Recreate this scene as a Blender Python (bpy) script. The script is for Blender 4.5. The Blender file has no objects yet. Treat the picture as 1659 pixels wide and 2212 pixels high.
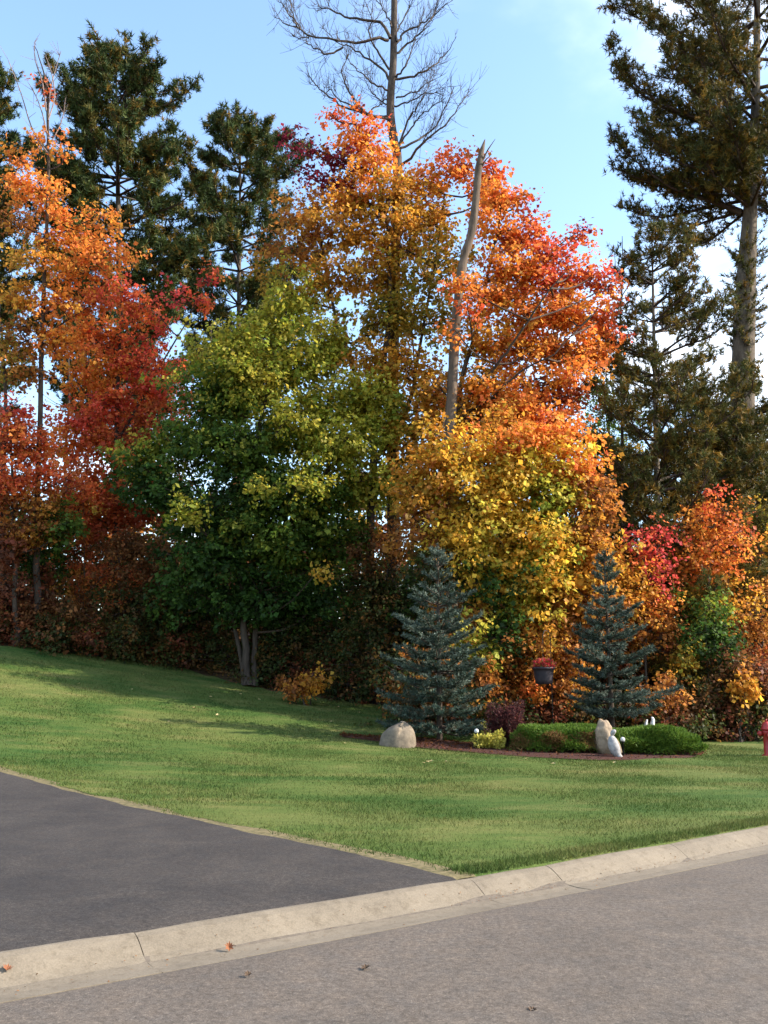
import bpy, bmesh, math, random
import numpy as np
from mathutils import Vector, noise as mnoise

rng = np.random.default_rng(11)
random.seed(5)
SC = bpy.context.scene
COL = SC.collection
R = math.radians

# ------------------------------------------------------------------ camera
EYE = 1.6
PITCH = R(10.9)
FPX = 1916.0                       # focal length in the units of a 1659 x 2212 picture
cam_d = bpy.data.cameras.new('camera'); cam = bpy.data.objects.new('camera', cam_d); COL.objects.link(cam)
cam.location = (0, 0, EYE); cam.rotation_euler = (math.pi / 2 + PITCH, 0, 0)
cam_d.sensor_fit = 'VERTICAL'; cam_d.sensor_height = 24.0
cam_d.lens = 24.0 * FPX / 2212.0
cam_d.clip_end = 3000; cam_d.clip_start = 0.05
SC.camera = cam

# ------------------------------------------------------------------ sky and sun
SUN_EL, SUN_AZ = R(32), R(-5)      # azimuth counted from +X (right) towards +Y (away)
w = bpy.data.worlds.new('World'); SC.world = w; w.use_nodes = True
nt = w.node_tree; nt.nodes.clear()
def N(nt, t, **kw):
    n = nt.nodes.new(t)
    for k, v in kw.items(): setattr(n, k, v)
    return n
L = lambda nt, a, b: nt.links.new(a, b)
out = N(nt, 'ShaderNodeOutputWorld'); bg = N(nt, 'ShaderNodeBackground')
sky = N(nt, 'ShaderNodeTexSky', sky_type='NISHITA', sun_disc=False)
sky.sun_elevation = SUN_EL; sky.sun_rotation = math.pi / 2 - SUN_AZ
sky.air_density = 1.3; sky.dust_density = 1.0; sky.ozone_density = 2.6; sky.altitude = 300
bg.inputs['Strength'].default_value = 0.145
tc = N(nt, 'ShaderNodeTexCoord'); sep = N(nt, 'ShaderNodeSeparateXYZ'); L(nt, tc.outputs['Generated'], sep.inputs[0])
zz = N(nt, 'ShaderNodeMath', operation='ADD'); zz.inputs[1].default_value = 0.16; L(nt, sep.outputs['Z'], zz.inputs[0])
dx = N(nt, 'ShaderNodeMath', operation='DIVIDE'); L(nt, sep.outputs['X'], dx.inputs[0]); L(nt, zz.outputs[0], dx.inputs[1])
dy = N(nt, 'ShaderNodeMath', operation='DIVIDE'); L(nt, sep.outputs['Y'], dy.inputs[0]); L(nt, zz.outputs[0], dy.inputs[1])
cmb = N(nt, 'ShaderNodeCombineXYZ'); L(nt, dx.outputs[0], cmb.inputs[0]); L(nt, dy.outputs[0], cmb.inputs[1])
CLOUD_SHIFT = (5.18, -3.86, 1.56)
mp = N(nt, 'ShaderNodeMapping'); mp.inputs['Location'].default_value = CLOUD_SHIFT; L(nt, cmb.outputs[0], mp.inputs['Vector'])
nz = N(nt, 'ShaderNodeTexNoise'); nz.inputs['Scale'].default_value = 1.05; nz.inputs['Detail'].default_value = 7
nz.inputs['Roughness'].default_value = 0.52; nz.inputs['Distortion'].default_value = 0.25
L(nt, mp.outputs[0], nz.inputs['Vector'])
rmp = N(nt, 'ShaderNodeValToRGB'); rmp.color_ramp.elements[0].position = 0.50; rmp.color_ramp.elements[1].position = 0.78
rmp.color_ramp.interpolation = 'EASE'
L(nt, nz.outputs['Fac'], rmp.inputs[0])
mix = N(nt, 'ShaderNodeMix', data_type='RGBA'); L(nt, rmp.outputs[0], mix.inputs['Factor'])
L(nt, sky.outputs[0], mix.inputs['A']); mix.inputs['B'].default_value = (5.6, 5.75, 6.0, 1)
L(nt, mix.outputs['Result'], bg.inputs['Color']); L(nt, bg.outputs[0], out.inputs[0])

sd = bpy.data.lights.new('sun', 'SUN'); so = bpy.data.objects.new('sun', sd); COL.objects.link(so)
sd.energy = 3.7; sd.angle = R(0.55); sd.color = (1.0, 0.90, 0.76)
sdir = Vector((math.cos(SUN_EL) * math.cos(SUN_AZ), math.cos(SUN_EL) * math.sin(SUN_AZ), math.sin(SUN_EL)))
so.rotation_euler = sdir.to_track_quat('Z', 'Y').to_euler(); so.location = (30, -5, 30)

SC.view_settings.view_transform = 'Standard'; SC.view_settings.look = 'None'
SC.view_settings.exposure = 1.62; SC.view_settings.gamma = 1.0
SC.render.engine = 'CYCLES'
cy = SC.cycles
cy.max_bounces = 6; cy.diffuse_bounces = 5; cy.glossy_bounces = 1; cy.transmission_bounces = 5; cy.transparent_max_bounces = 4
cy.caustics_reflective = False; cy.caustics_refractive = False
cy.use_denoising = True

# ------------------------------------------------------------------ picture <-> place
CP, SP = math.cos(PITCH), math.sin(PITCH)
def ray(px, py):
    xc = (px - 829.5) / FPX; yc = (1106 - py) / FPX
    return np.array([xc, CP - yc * SP, SP + yc * CP])
def P(px, py, Y):
    d = ray(px, py); k = Y / d[1]
    return np.array([d[0] * k, Y, EYE + d[2] * k])

CEN = np.array([-69.1, 104.35]); RAD = 120.0; KW = 0.52
PHI0 = math.atan2(6.284 - CEN[1], 0 - CEN[0])
def s_of(X, Y): return RAD - np.hypot(X - CEN[0], Y - CEN[1])
def t_of(X, Y): return (np.arctan2(Y - CEN[1], X - CEN[0]) - PHI0) * RAD
def AP(t, s):
    ph = PHI0 + t / RAD
    return CEN[0] + (RAD - s) * np.cos(ph), CEN[1] + (RAD - s) * np.sin(ph)
def hs(s):
    s = np.asarray(s, float); a = np.clip(s - KW, 0, None)
    q = np.clip(s - 5.5, 0, 17.0)
    z = 0.115 + 0.005 * a + 0.0074 * q * q + 0.2516 * np.clip(s - 22.5, 0, 8) + 0.02 * np.clip(s - 30.5, 0, None).clip(0, 60)
    return np.where(s > KW, z, np.where(s < 0, 0.0, 0.0))
def gz(X, Y): return float(hs(s_of(X, Y)))
def hit(px, py):
    d = ray(px, py); y = 3.0
    while y < 80:
        p = d * (y / d[1]); z = EYE + p[2]
        if z <= gz(p[0], y): return np.array([p[0], y, gz(p[0], y)])
        y += 0.02
    return np.array([d[0] * 80 / d[1], 80, gz(d[0] * 80 / d[1], 80)])
def onground(px, Y):
    d = ray(px, 1475); x = d[0] * Y / d[1]
    return np.array([x, Y, gz(x, Y)])

# ------------------------------------------------------------------ mesh helpers
def np_mesh(name, V, F, tint=None, smooth=False):
    V = np.ascontiguousarray(V, dtype=np.float32); F = np.ascontiguousarray(F, dtype=np.int32)
    k = F.shape[1]; me = bpy.data.meshes.new(name)
    me.vertices.add(len(V)); me.vertices.foreach_set('co', V.ravel())
    me.loops.add(F.size); me.loops.foreach_set('vertex_index', F.ravel())
    me.polygons.add(len(F)); me.polygons.foreach_set('loop_start', np.arange(0, F.size, k, dtype=np.int32))
    me.update(calc_edges=True)
    if tint is not None:
        a = me.attributes.new('tint', 'FLOAT_COLOR', 'FACE')
        c = np.ones((len(F), 4), np.float32); c[:, :3] = np.clip(tint, 0.001, 1)
        a.data.foreach_set('color', c.ravel())
    if smooth: me.polygons.foreach_set('use_smooth', np.ones(len(F), bool))
    return me
def link(name, me, mat, parent=None, loc=None):
    o = bpy.data.objects.new(name, me); COL.objects.link(o)
    if mat: me.materials.clear(); me.materials.append(mat)
    if parent: o.parent = parent
    if loc is not None: o.location = loc
    return o
def tag(o, label=None, cat=None, group=None, kind=None):
    if label: o['label'] = label
    if cat: o['category'] = cat
    if group: o['group'] = group
    if kind: o['kind'] = kind
    return o
def empty(name, loc, label, cat, group=None):
    o = bpy.data.objects.new(name, None); COL.objects.link(o); o.location = loc; o.empty_display_size = 0.2
    return tag(o, label, cat, group)
def bm_obj(name, bm, mat, parent=None, loc=None, smooth=True):
    me = bpy.data.meshes.new(name); bm.to_mesh(me); bm.free()
    if smooth: me.polygons.foreach_set('use_smooth', np.ones(len(me.polygons), bool))
    me.update()
    return link(name, me, mat, parent, loc)
def norm(v): return v / (np.linalg.norm(v, axis=-1, keepdims=True) + 1e-9)

class Geo:
    def __init__(s): s.V = []; s.F = []; s.n = 0
    def add(s, V, F): s.V.append(V); s.F.append(F + s.n); s.n += len(V)
    def tubes(s, pts, rad, k=4):              # pts (m,n,3)  rad (m,n)
        pts = np.asarray(pts, float); rad = np.asarray(rad, float)
        if pts.ndim == 2: pts = pts[None]; rad = rad[None]
        m, n, _ = pts.shape
        T = np.empty_like(pts); T[:, 1:-1] = pts[:, 2:] - pts[:, :-2]; T[:, 0] = pts[:, 1] - pts[:, 0]; T[:, -1] = pts[:, -1] - pts[:, -2]
        T = norm(T); mean = norm(pts[:, -1] - pts[:, 0])
        ref = np.where(np.abs(mean[:, 2:3]) > 0.8, np.array([[1.0, 0, 0]]), np.array([[0, 0, 1.0]]))[:, None, :].repeat(n, 1)
        A = norm(np.cross(T, ref)); B = np.cross(T, A)
        a = np.arange(k) * 2 * np.pi / k
        V = pts[:, :, None, :] + rad[:, :, None, None] * (np.cos(a)[None, None, :, None] * A[:, :, None, :] + np.sin(a)[None, None, :, None] * B[:, :, None, :])
        i, j, q = np.meshgrid(np.arange(m), np.arange(n - 1), np.arange(k), indexing='ij')
        b = i * n * k + j * k; q2 = (q + 1) % k
        F = np.stack([b + q, b + q2, b + k + q2, b + k + q], -1).reshape(-1, 4)
        s.add(V.reshape(-1, 3), F)
    def mesh(s, name, off, smooth=True, tint=None):
        return np_mesh(name, np.concatenate(s.V) - np.asarray(off), np.concatenate(s.F), tint, smooth)
def polyline(p, n):                           # smooth resample of a polyline
    p = np.asarray(p, float); m = len(p)
    u = np.linspace(0, m - 1, n); i = np.clip(u.astype(int), 0, m - 2); f = (u - i)[:, None]
    g = lambda k: p[np.clip(k, 0, m - 1)]
    p0, p1, p2, p3 = g(i - 1), g(i), g(i + 1), g(i + 2)
    return 0.5 * ((2 * p1) + (p2 - p0) * f + (2 * p0 - 5 * p1 + 4 * p2 - p3) * f ** 2 + (3 * p1 - p0 - 3 * p2 + p3) * f ** 3)

# ------------------------------------------------------------------ materials
def material(name):
    m = bpy.data.materials.new(name); m.use_nodes = True; nt = m.node_tree
    b = nt.nodes['Principled BSDF']; b.inputs['Roughness'].default_value = 0.85
    b.inputs['Specular IOR Level'].default_value = 0.25
    return m, nt, b
def ramp(nt, fac, stops):
    r = N(nt, 'ShaderNodeValToRGB'); e = r.color_ramp.elements
    while len(e) < len(stops): e.new(0.5)
    for q, (p, c) in zip(e, stops): q.position = p; q.color = (*c, 1)
    L(nt, fac, r.inputs[0]); return r.outputs[0]
def noise(nt, scale, detail=4, rough=0.6, vec=None, stretch=None, dist=0.0, rot=0.0):
    n = N(nt, 'ShaderNodeTexNoise'); n.inputs['Scale'].default_value = scale; n.inputs['Detail'].default_value = detail
    n.inputs['Roughness'].default_value = rough; n.inputs['Distortion'].default_value = dist
    t = N(nt, 'ShaderNodeTexCoord'); v = t.outputs['Object']
    if stretch or rot:
        m = N(nt, 'ShaderNodeMapping'); m.inputs['Scale'].default_value = stretch or (1, 1, 1); m.inputs['Rotation'].default_value = (0, 0, rot)
        L(nt, v, m.inputs['Vector']); v = m.outputs[0]
    L(nt, v, n.inputs['Vector']); return n.outputs['Fac']
def mixc(nt, fac, a, b, mode='MIX'):
    m = N(nt, 'ShaderNodeMix', data_type='RGBA', blend_type=mode)
    if isinstance(fac, (int, float)): m.inputs['Factor'].default_value = fac
    else: L(nt, fac, m.inputs['Factor'])
    for s, v in (('A', a), ('B', b)):
        if isinstance(v, tuple): m.inputs[s].default_value = (*v, 1)
        else: L(nt, v, m.inputs[s])
    return m.outputs['Result']
def bump(nt, b, h, strength=0.4, dist=0.02):
    n = N(nt, 'ShaderNodeBump'); n.inputs['Strength'].default_value = strength; n.inputs['Distance'].default_value = dist
    L(nt, h, n.inputs['Height']); L(nt, n.outputs[0], b.inputs['Normal'])

def leaf_material(name, transl=0.4, rough=0.55, spec=0.2):
    m, nt, b = material(name)
    a = N(nt, 'ShaderNodeAttribute', attribute_name='tint')
    L(nt, a.outputs['Color'], b.inputs['Base Color']); b.inputs['Roughness'].default_value = rough; b.inputs['Specular IOR Level'].default_value = spec
    if transl > 0:
        t = N(nt, 'ShaderNodeBsdfTranslucent'); L(nt, a.outputs['Color'], t.inputs['Color'])
        x = N(nt, 'ShaderNodeMixShader'); x.inputs[0].default_value = transl
        L(nt, b.outputs[0], x.inputs[1]); L(nt, t.outputs[0], x.inputs[2])
        L(nt, x.outputs[0], nt.nodes['Material Output'].inputs['Surface'])
    return m
M = {}
M['leaf'] = leaf_material('autumn_leaf', 0.55)
M['needle'] = leaf_material('pine_needle', 0.22, 0.6, 0.15)
M['spruce'] = leaf_material('blue_spruce_needle', 0.12, 0.6, 0.2)
M['chips'] = leaf_material('bark_mulch_chip', 0.0, 0.9, 0.1)

def simple(name, c0, c1, scale, rough=0.85, bs=0.3, bd=0.01, detail=6, stretch=None, spec=0.25):
    m, nt, b = material(name); f = noise(nt, scale, detail, 0.65, stretch=stretch)
    L(nt, ramp(nt, f, [(0.3, c0), (0.7, c1)]), b.inputs['Base Color']); b.inputs['Roughness'].default_value = rough
    b.inputs['Specular IOR Level'].default_value = spec
    if bs: bump(nt, b, f, bs, bd)
    return m
M['bark'] = simple('grey_brown_bark', (0.025, 0.018, 0.014), (0.085, 0.065, 0.05), 9, 0.95, 0.8, 0.03, stretch=(1, 1, 0.25))
M['pine_bark'] = simple('pine_bark', (0.04, 0.032, 0.025), (0.16, 0.125, 0.09), 6, 0.95, 1.0, 0.05, stretch=(1, 1, 0.3))
M['dead_wood'] = simple('weathered_dead_wood', (0.04, 0.03, 0.022), (0.165, 0.12, 0.085), 7, 0.9, 0.7, 0.03, stretch=(1, 1, 0.15))
M['bare_bark'] = simple('bare_tree_bark', (0.03, 0.023, 0.02), (0.11, 0.085, 0.065), 12, 0.9, 0.6, 0.02, stretch=(1, 1, 0.4))
M['twig'] = simple('dark_twig', (0.03, 0.022, 0.018), (0.09, 0.06, 0.045), 14, 0.9, 0.2)
M['pale_twig'] = simple('pale_twig', (0.12, 0.085, 0.075), (0.26, 0.2, 0.18), 14, 0.9, 0.2)

# lawn colour shared by the turf sheet and by the blades standing on it
def lawn_colour(nt):
    big = noise(nt, 0.42, 3, 0.55, stretch=(0.55, 1.5, 1), rot=0.25, dist=0.6)
    mid = noise(nt, 1.6, 5, 0.65, stretch=(0.6, 1.3, 1), rot=-0.1)
    fin = noise(nt, 38, 3, 0.7)
    c = ramp(nt, big, [(0.38, (0.040, 0.084, 0.018)), (0.5, (0.082, 0.116, 0.028)), (0.60, (0.145, 0.152, 0.048))])
    c2 = ramp(nt, mid, [(0.36, (0.036, 0.080, 0.016)), (0.52, (0.082, 0.116, 0.028)), (0.68, (0.175, 0.160, 0.060))])
    c = mixc(nt, 0.5, c, c2)
    f = ramp(nt, fin, [(0.3, (0.62, 0.65, 0.6)), (0.7, (1.2, 1.17, 1.15))])
    return mixc(nt, 1.0, c, f, 'MULTIPLY'), fin
m, nt_, b = material('mown_turf'); c, f = lawn_colour(nt_); L(nt_, c, b.inputs['Base Color']); bump(nt_, b, f, 0.7, 0.03); b.inputs['Specular IOR Level'].default_value = 0.1
M['turf'] = m
m, nt_, b = material('grass_blade'); c, f = lawn_colour(nt_)
a = N(nt_, 'ShaderNodeAttribute', attribute_name='tint'); c = mixc(nt_, 1.0, c, a.outputs['Color'], 'MULTIPLY')
L(nt_, c, b.inputs['Base Color']); b.inputs['Specular IOR Level'].default_value = 0.15
t = N(nt_, 'ShaderNodeBsdfTranslucent'); L(nt_, c, t.inputs['Color']); x = N(nt_, 'ShaderNodeMixShader'); x.inputs[0].default_value = 0.3
L(nt_, b.outputs[0], x.inputs[1]); L(nt_, t.outputs[0], x.inputs[2]); L(nt_, x.outputs[0], nt_.nodes['Material Output'].inputs['Surface'])
M['blade'] = m

def asphalt(name, lo, hi, stones, patch):
    m, nt, b = material(name)
    f1 = noise(nt, 95, 3, 0.8); f2 = noise(nt, 30, 4, 0.75); f3 = noise(nt, 1.3, 8, 0.68, dist=0.4); f4 = noise(nt, 5.5, 5, 0.7)
    c = ramp(nt, f1, [(0.33, lo), (0.62, hi), (0.78, stones)])
    c2 = ramp(nt, f2, [(0.32, (0.62, 0.61, 0.60)), (0.70, (1.32, 1.30, 1.28))])
    c = mixc(nt, 1.0, c, c2, 'MULTIPLY')
    c3 = ramp(nt, f3, [(0.32, patch), (0.62, (1.08, 1.07, 1.06))])
    c = mixc(nt, 1.0, c, c3, 'MULTIPLY')
    c = mixc(nt, 1.0, c, ramp(nt, f4, [(0.34, (0.90, 0.92, 0.96)), (0.66, (1.09, 1.05, 1.02))]), 'MULTIPLY')
    L(nt, c, b.inputs['Base Color']); b.inputs['Roughness'].default_value = 0.9; b.inputs['Specular IOR Level'].default_value = 0.2
    bump(nt, b, f1, 0.55, 0.006); return m
M['road'] = asphalt('worn_grey_asphalt', (0.070, 0.058, 0.048), (0.128, 0.109, 0.091), (0.27, 0.235, 0.195), (0.86, 0.86, 0.86))
M['drive'] = asphalt('dark_driveway_asphalt', (0.026, 0.023, 0.021), (0.059, 0.052, 0.047), (0.19, 0.17, 0.15), (0.66, 0.67, 0.71))
m, nt_, b = material('tan_concrete')
f1 = noise(nt_, 90, 3, 0.75); f2 = noise(nt_, 2.2, 6, 0.65, dist=0.5); f3 = noise(nt_, 14, 5, 0.7)
c = ramp(nt_, f1, [(0.3, (0.140, 0.116, 0.087)), (0.7, (0.205, 0.171, 0.130))])
c = mixc(nt_, 1.0, c, ramp(nt_, f2, [(0.3, (0.78, 0.77, 0.75)), (0.65, (1.04, 1.03, 1.0))]), 'MULTIPLY')
c = mixc(nt_, 1.0, c, ramp(nt_, f3, [(0.28, (0.72, 0.7, 0.67)), (0.5, (1, 1, 1))]), 'MULTIPLY')
L(nt_, c, b.inputs['Base Color']); bump(nt_, b, f1, 0.4, 0.005); M['concrete'] = m
M['soil'] = simple('dry_sandy_soil', (0.06, 0.055, 0.02), (0.20, 0.155, 0.08), 18, 0.95, 0.6, 0.02)
M['litter'] = simple('leaf_litter', (0.035, 0.022, 0.012), (0.13, 0.075, 0.03), 5, 0.95, 0.8, 0.05)
M['mulch'] = simple('red_bark_mulch', (0.022, 0.009, 0.007), (0.085, 0.030, 0.020), 40, 0.95, 0.9, 0.03)
M['joint'] = simple('dark_joint', (0.08, 0.065, 0.05), (0.16, 0.13, 0.1), 20, 0.95, 0)

# ------------------------------------------------------------------ ground, road, kerb, driveway, lawn
gx = np.unique(np.concatenate([np.linspace(-1400, -60, 14), np.linspace(-60, 60, 121), np.linspace(60, 1400, 14)]))
gy = np.unique(np.concatenate([np.linspace(-300, -20, 8), np.linspace(-20, 90, 111), np.linspace(90, 1800, 16)]))
X, Y = np.meshgrid(gx, gy, indexing='ij'); S = s_of(X, Y)
Z = hs(S) - 0.07 - np.where((S < 2) & (S > -12), 0.12, 0)
V = np.stack([X, Y, Z], -1).reshape(-1, 3)
i, j = np.meshgrid(np.arange(len(gx) - 1), np.arange(len(gy) - 1), indexing='ij'); b0 = i * len(gy) + j
F = np.stack([b0, b0 + len(gy), b0 + len(gy) + 1, b0 + 1], -1).reshape(-1, 4)
tag(link('ground', np_mesh('ground', V, F, smooth=True), M['litter']), 'brown leaf-strewn ground under the wood', kind='structure')

def strip(name, tt, ss, zz_, mat, parent=None, smooth=False):
    V = []
    for t in tt:
        for s, z in zip(ss, zz_):
            x, y = AP(t, s); V.append((x, y, z))
    n = len(ss); F = [[a * n + q, (a + 1) * n + q, (a + 1) * n + q + 1, a * n + q + 1] for a in range(len(tt) - 1) for q in range(n - 1)]
    return link(name, np_mesh(name, np.array(V), np.array(F), smooth=smooth), mat, parent)
road = strip('road', np.linspace(-60, 90, 151), [-9.4, -4.7, 0.0], [0.0, 0.05, 0.0], M['road'])
tag(road, 'worn grey asphalt street in the foreground', kind='structure')

# rolled kerb: a chain of concrete slabs with open joints
prof = [(0.003, -0.10), (0.003, 0.004), (0.14, -0.006), (0.25, -0.002), (0.30, 0.022), (0.37, 0.068), (0.43, 0.100), (0.48, 0.114), (0.515, 0.112), (0.515, -0.10)]
def joint_t(px, py): p = hit(px, py); return float(t_of(p[0], p[1]))
jt = sorted([joint_t(315, 2078), joint_t(1020, 1932), joint_t(1172, 1898), joint_t(1440, 1842)])
jt = [jt[0] - 3.1 * k for k in range(6, 0, -1)] + jt + [jt[-1] + 2.6 * k for k in range(1, 10)]
kerb = strip('kerb', np.linspace(jt[0], jt[-1], 120), [0.02, 0.2, 0.5], [-0.02, -0.02, 0.085], M['joint'])
tag(kerb, 'tan concrete rolled kerb running along the street edge', kind='structure')
for a, c_ in zip(jt[:-1], jt[1:]):
    n = max(3, int((c_ - a) / 0.3)); tt = np.linspace(a + 0.003, c_ - 0.003, n); V = []
    dz = random.uniform(-0.004, 0.004)
    for q, t in enumerate(tt):
        for (s, z) in prof:
            e = 0.006 if q in (0, n - 1) and z > 0.02 else 0
            x, y = AP(t, s + random.uniform(-.0025, .0025)); V.append((x, y, z - e + dz + random.uniform(-.0015, .0015)))
    m_ = len(prof); F = [[u * m_ + v, (u + 1) * m_ + v, (u + 1) * m_ + v + 1, u * m_ + v + 1] for u in range(n - 1) for v in range(m_ - 1)]
    me = bpy.data.meshes.new('kerb_slab')
    F += [list(range(m_))[::-1], [(n - 1) * m_ + v for v in range(m_)]]
    me.from_pydata(V, [], F); me.update(); link('kerb_slab', me, M['concrete'], kerb)

edge_px = [(0, 1667), (118, 1699), (296, 1745), (456, 1779), (650, 1822), (829, 1857), (990, 1888)]
eh = [hit(*q) for q in edge_px]; es = np.array([s_of(p[0], p[1]) for p in eh])[::-1]; et = np.array([t_of(p[0], p[1]) for p in eh])[::-1]
es[0] = min(es[0], KW); et[0] -= .13
slope = (et[-1] - et[-2]) / (es[-1] - es[-2])
es = np.append(es, es[-1] + 30); et = np.append(et, et[-1] + slope * 0.6 * 30)
def t_edge(s): return np.interp(s, es, et)
rows = np.concatenate([[KW - .02], np.arange(KW + .02, 12, 0.22), np.arange(12, 34, 0.5)])
# driveway
kk = np.linspace(0, 1, 26) ** 1.2 * 13
Sg, Kg = np.meshgrid(rows, kk, indexing='ij'); Tg = t_edge(Sg) - Kg
Tg[:, 0] += (np.sin(rows * 3.1) * 0.012 + np.sin(rows * 9.7) * 0.008)
x, y = AP(Tg, Sg); V = np.stack([x, y, hs(np.maximum(Sg, KW + 1e-6)) + 0.004 - 0.012 * (Sg <= KW)], -1).reshape(-1, 3)
i, j = np.meshgrid(np.arange(len(rows) - 1), np.arange(len(kk) - 1), indexing='ij'); b0 = i * len(kk) + j
F = np.stack([b0, b0 + 1, b0 + len(kk) + 1, b0 + len(kk)], -1).reshape(-1, 4)[:, ::-1]
tag(link('driveway', np_mesh('driveway', V, F, smooth=True), M['drive']), 'dark asphalt driveway on the left behind the kerb', kind='structure')
# sandy strip along the driveway
kk = np.array([-0.05, 0.02, 0.06, 0.2]); Sg, Kg = np.meshgrid(rows, kk, indexing='ij')
x, y = AP(t_edge(Sg) + Kg + (np.sin(Sg * 7.3) * .02 + np.sin(Sg * 2.9 + 1) * .03) * (Kg < .1), Sg); V = np.stack([x, y, hs(np.maximum(Sg, KW + 1e-6)) + 0.002 + 0.006 * (Kg > 0.015) - .012 * (Sg <= KW)], -1).reshape(-1, 3)
V[:, 2] -= 0.004 * (Kg.ravel() < 0)
i, j = np.meshgrid(np.arange(len(rows) - 1), np.arange(3), indexing='ij'); b0 = i * 4 + j
F = np.stack([b0, b0 + 1, b0 + 5, b0 + 4], -1).reshape(-1, 4)[:, ::-1]
tag(link('soil_strip', np_mesh('soil_strip', V, F, smooth=True), M['soil']), 'thin tan soil strip between driveway and lawn', kind='structure')

# lawn, up to the edge of the wood
bpx = [(-200, 1412), (0, 1415), (200, 1425), (400, 1455), (530, 1490), (650, 1512), (800, 1532), (1000, 1552), (1250, 1575), (1450, 1590), (1659, 1602), (1800, 1606)]
bh = [hit(*q) for q in bpx]; bt = np.array([t_of(p[0], p[1]) for p in bh]); bs_ = np.array([s_of(p[0], p[1]) for p in bh])
o_ = np.argsort(bt); bt, bs_ = bt[o_], bs_[o_]
def s_wood(t): return np.interp(t, bt, bs_)
kk = np.arange(0, 46, 0.3); lrows = np.concatenate([[KW - .025], np.arange(KW + 0.03, 12, 0.22), np.arange(12, 34, 0.3)])
Sg, Kg = np.meshgrid(lrows, kk, indexing='ij'); Tg = t_edge(Sg) + 0.13 + Kg
Tg[:, 0] += 0.05 * np.sin(lrows * 2.3) + 0.035 * np.sin(lrows * 6.1) - .03
x, y = AP(Tg, Sg); z = hs(np.maximum(Sg, KW + 1e-6)) + 0.012 + 0.018 * (np.sin(x * 1.7 + y) * np.sin(y * 1.3 - x * .4)) * (Sg > 1)
z[0, :] = .104; z[:, 0] -= .010
V = np.stack([x, y, z], -1).reshape(-1, 3)
i, j = np.meshgrid(np.arange(len(lrows) - 1), np.arange(len(kk) - 1), indexing='ij'); b0 = i * len(kk) + j
keep = (Sg < s_wood(Tg) + 1.0)[:-1, :-1].ravel()
F = np.stack([b0, b0 + len(kk), b0 + len(kk) + 1, b0 + 1], -1).reshape(-1, 4)[keep][:, ::-1]
tag(link('lawn', np_mesh('lawn', V, F, smooth=True), M['turf']), 'mown green lawn sloping up to the wood', kind='structure')

# planting bed
front = [(738, 1594), (800, 1602), (860, 1611), (930, 1619), (1010, 1626), (1100, 1634), (1200, 1640), (1300, 1644), (1400, 1643), (1490, 1639), (1520, 1630)]
back = [(742, 1591), (800, 1594), (860, 1594), (930, 1598), (1010, 1606), (1090, 1604), (1170, 1590), (1280, 1584), (1400, 1590), (1490, 1604), (1528, 1622)]
fp = polyline([hit(*q) for q in front], 60); bp = polyline([hit(*q) for q in back], 60)
nr = 14; V = []
for a, c_ in zip(fp, bp):
    for u in np.linspace(0, 1, nr):
        p = a * (1 - u) + c_ * u; p = p.copy(); p[2] = gz(p[0], p[1]) + 0.02 + 0.05 * math.sin(math.pi * u) ** 0.6; V.append(p)
F = [[a * nr + q, (a + 1) * nr + q, (a + 1) * nr + q + 1, a * nr + q + 1] for a in range(59) for q in range(nr - 1)]
tag(link('mulch_bed', np_mesh('mulch_bed', np.array(V), np.array(F), smooth=True), M['mulch']), 'red-brown bark mulch planting bed in the lawn', kind='structure')
bed_poly = np.concatenate([fp[:, :2], bp[::-1, :2]])
def in_poly(x, y, poly):
    inside = np.zeros(x.shape, bool); n = len(poly); j = n - 1
    for i in range(n):
        xi, yi = poly[i]; xj, yj = poly[j]
        c_ = ((yi > y) != (yj > y)) & (x < (xj - xi) * (y - yi) / (yj - yi + 1e-12) + xi); inside ^= c_; j = i
    return inside

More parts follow.
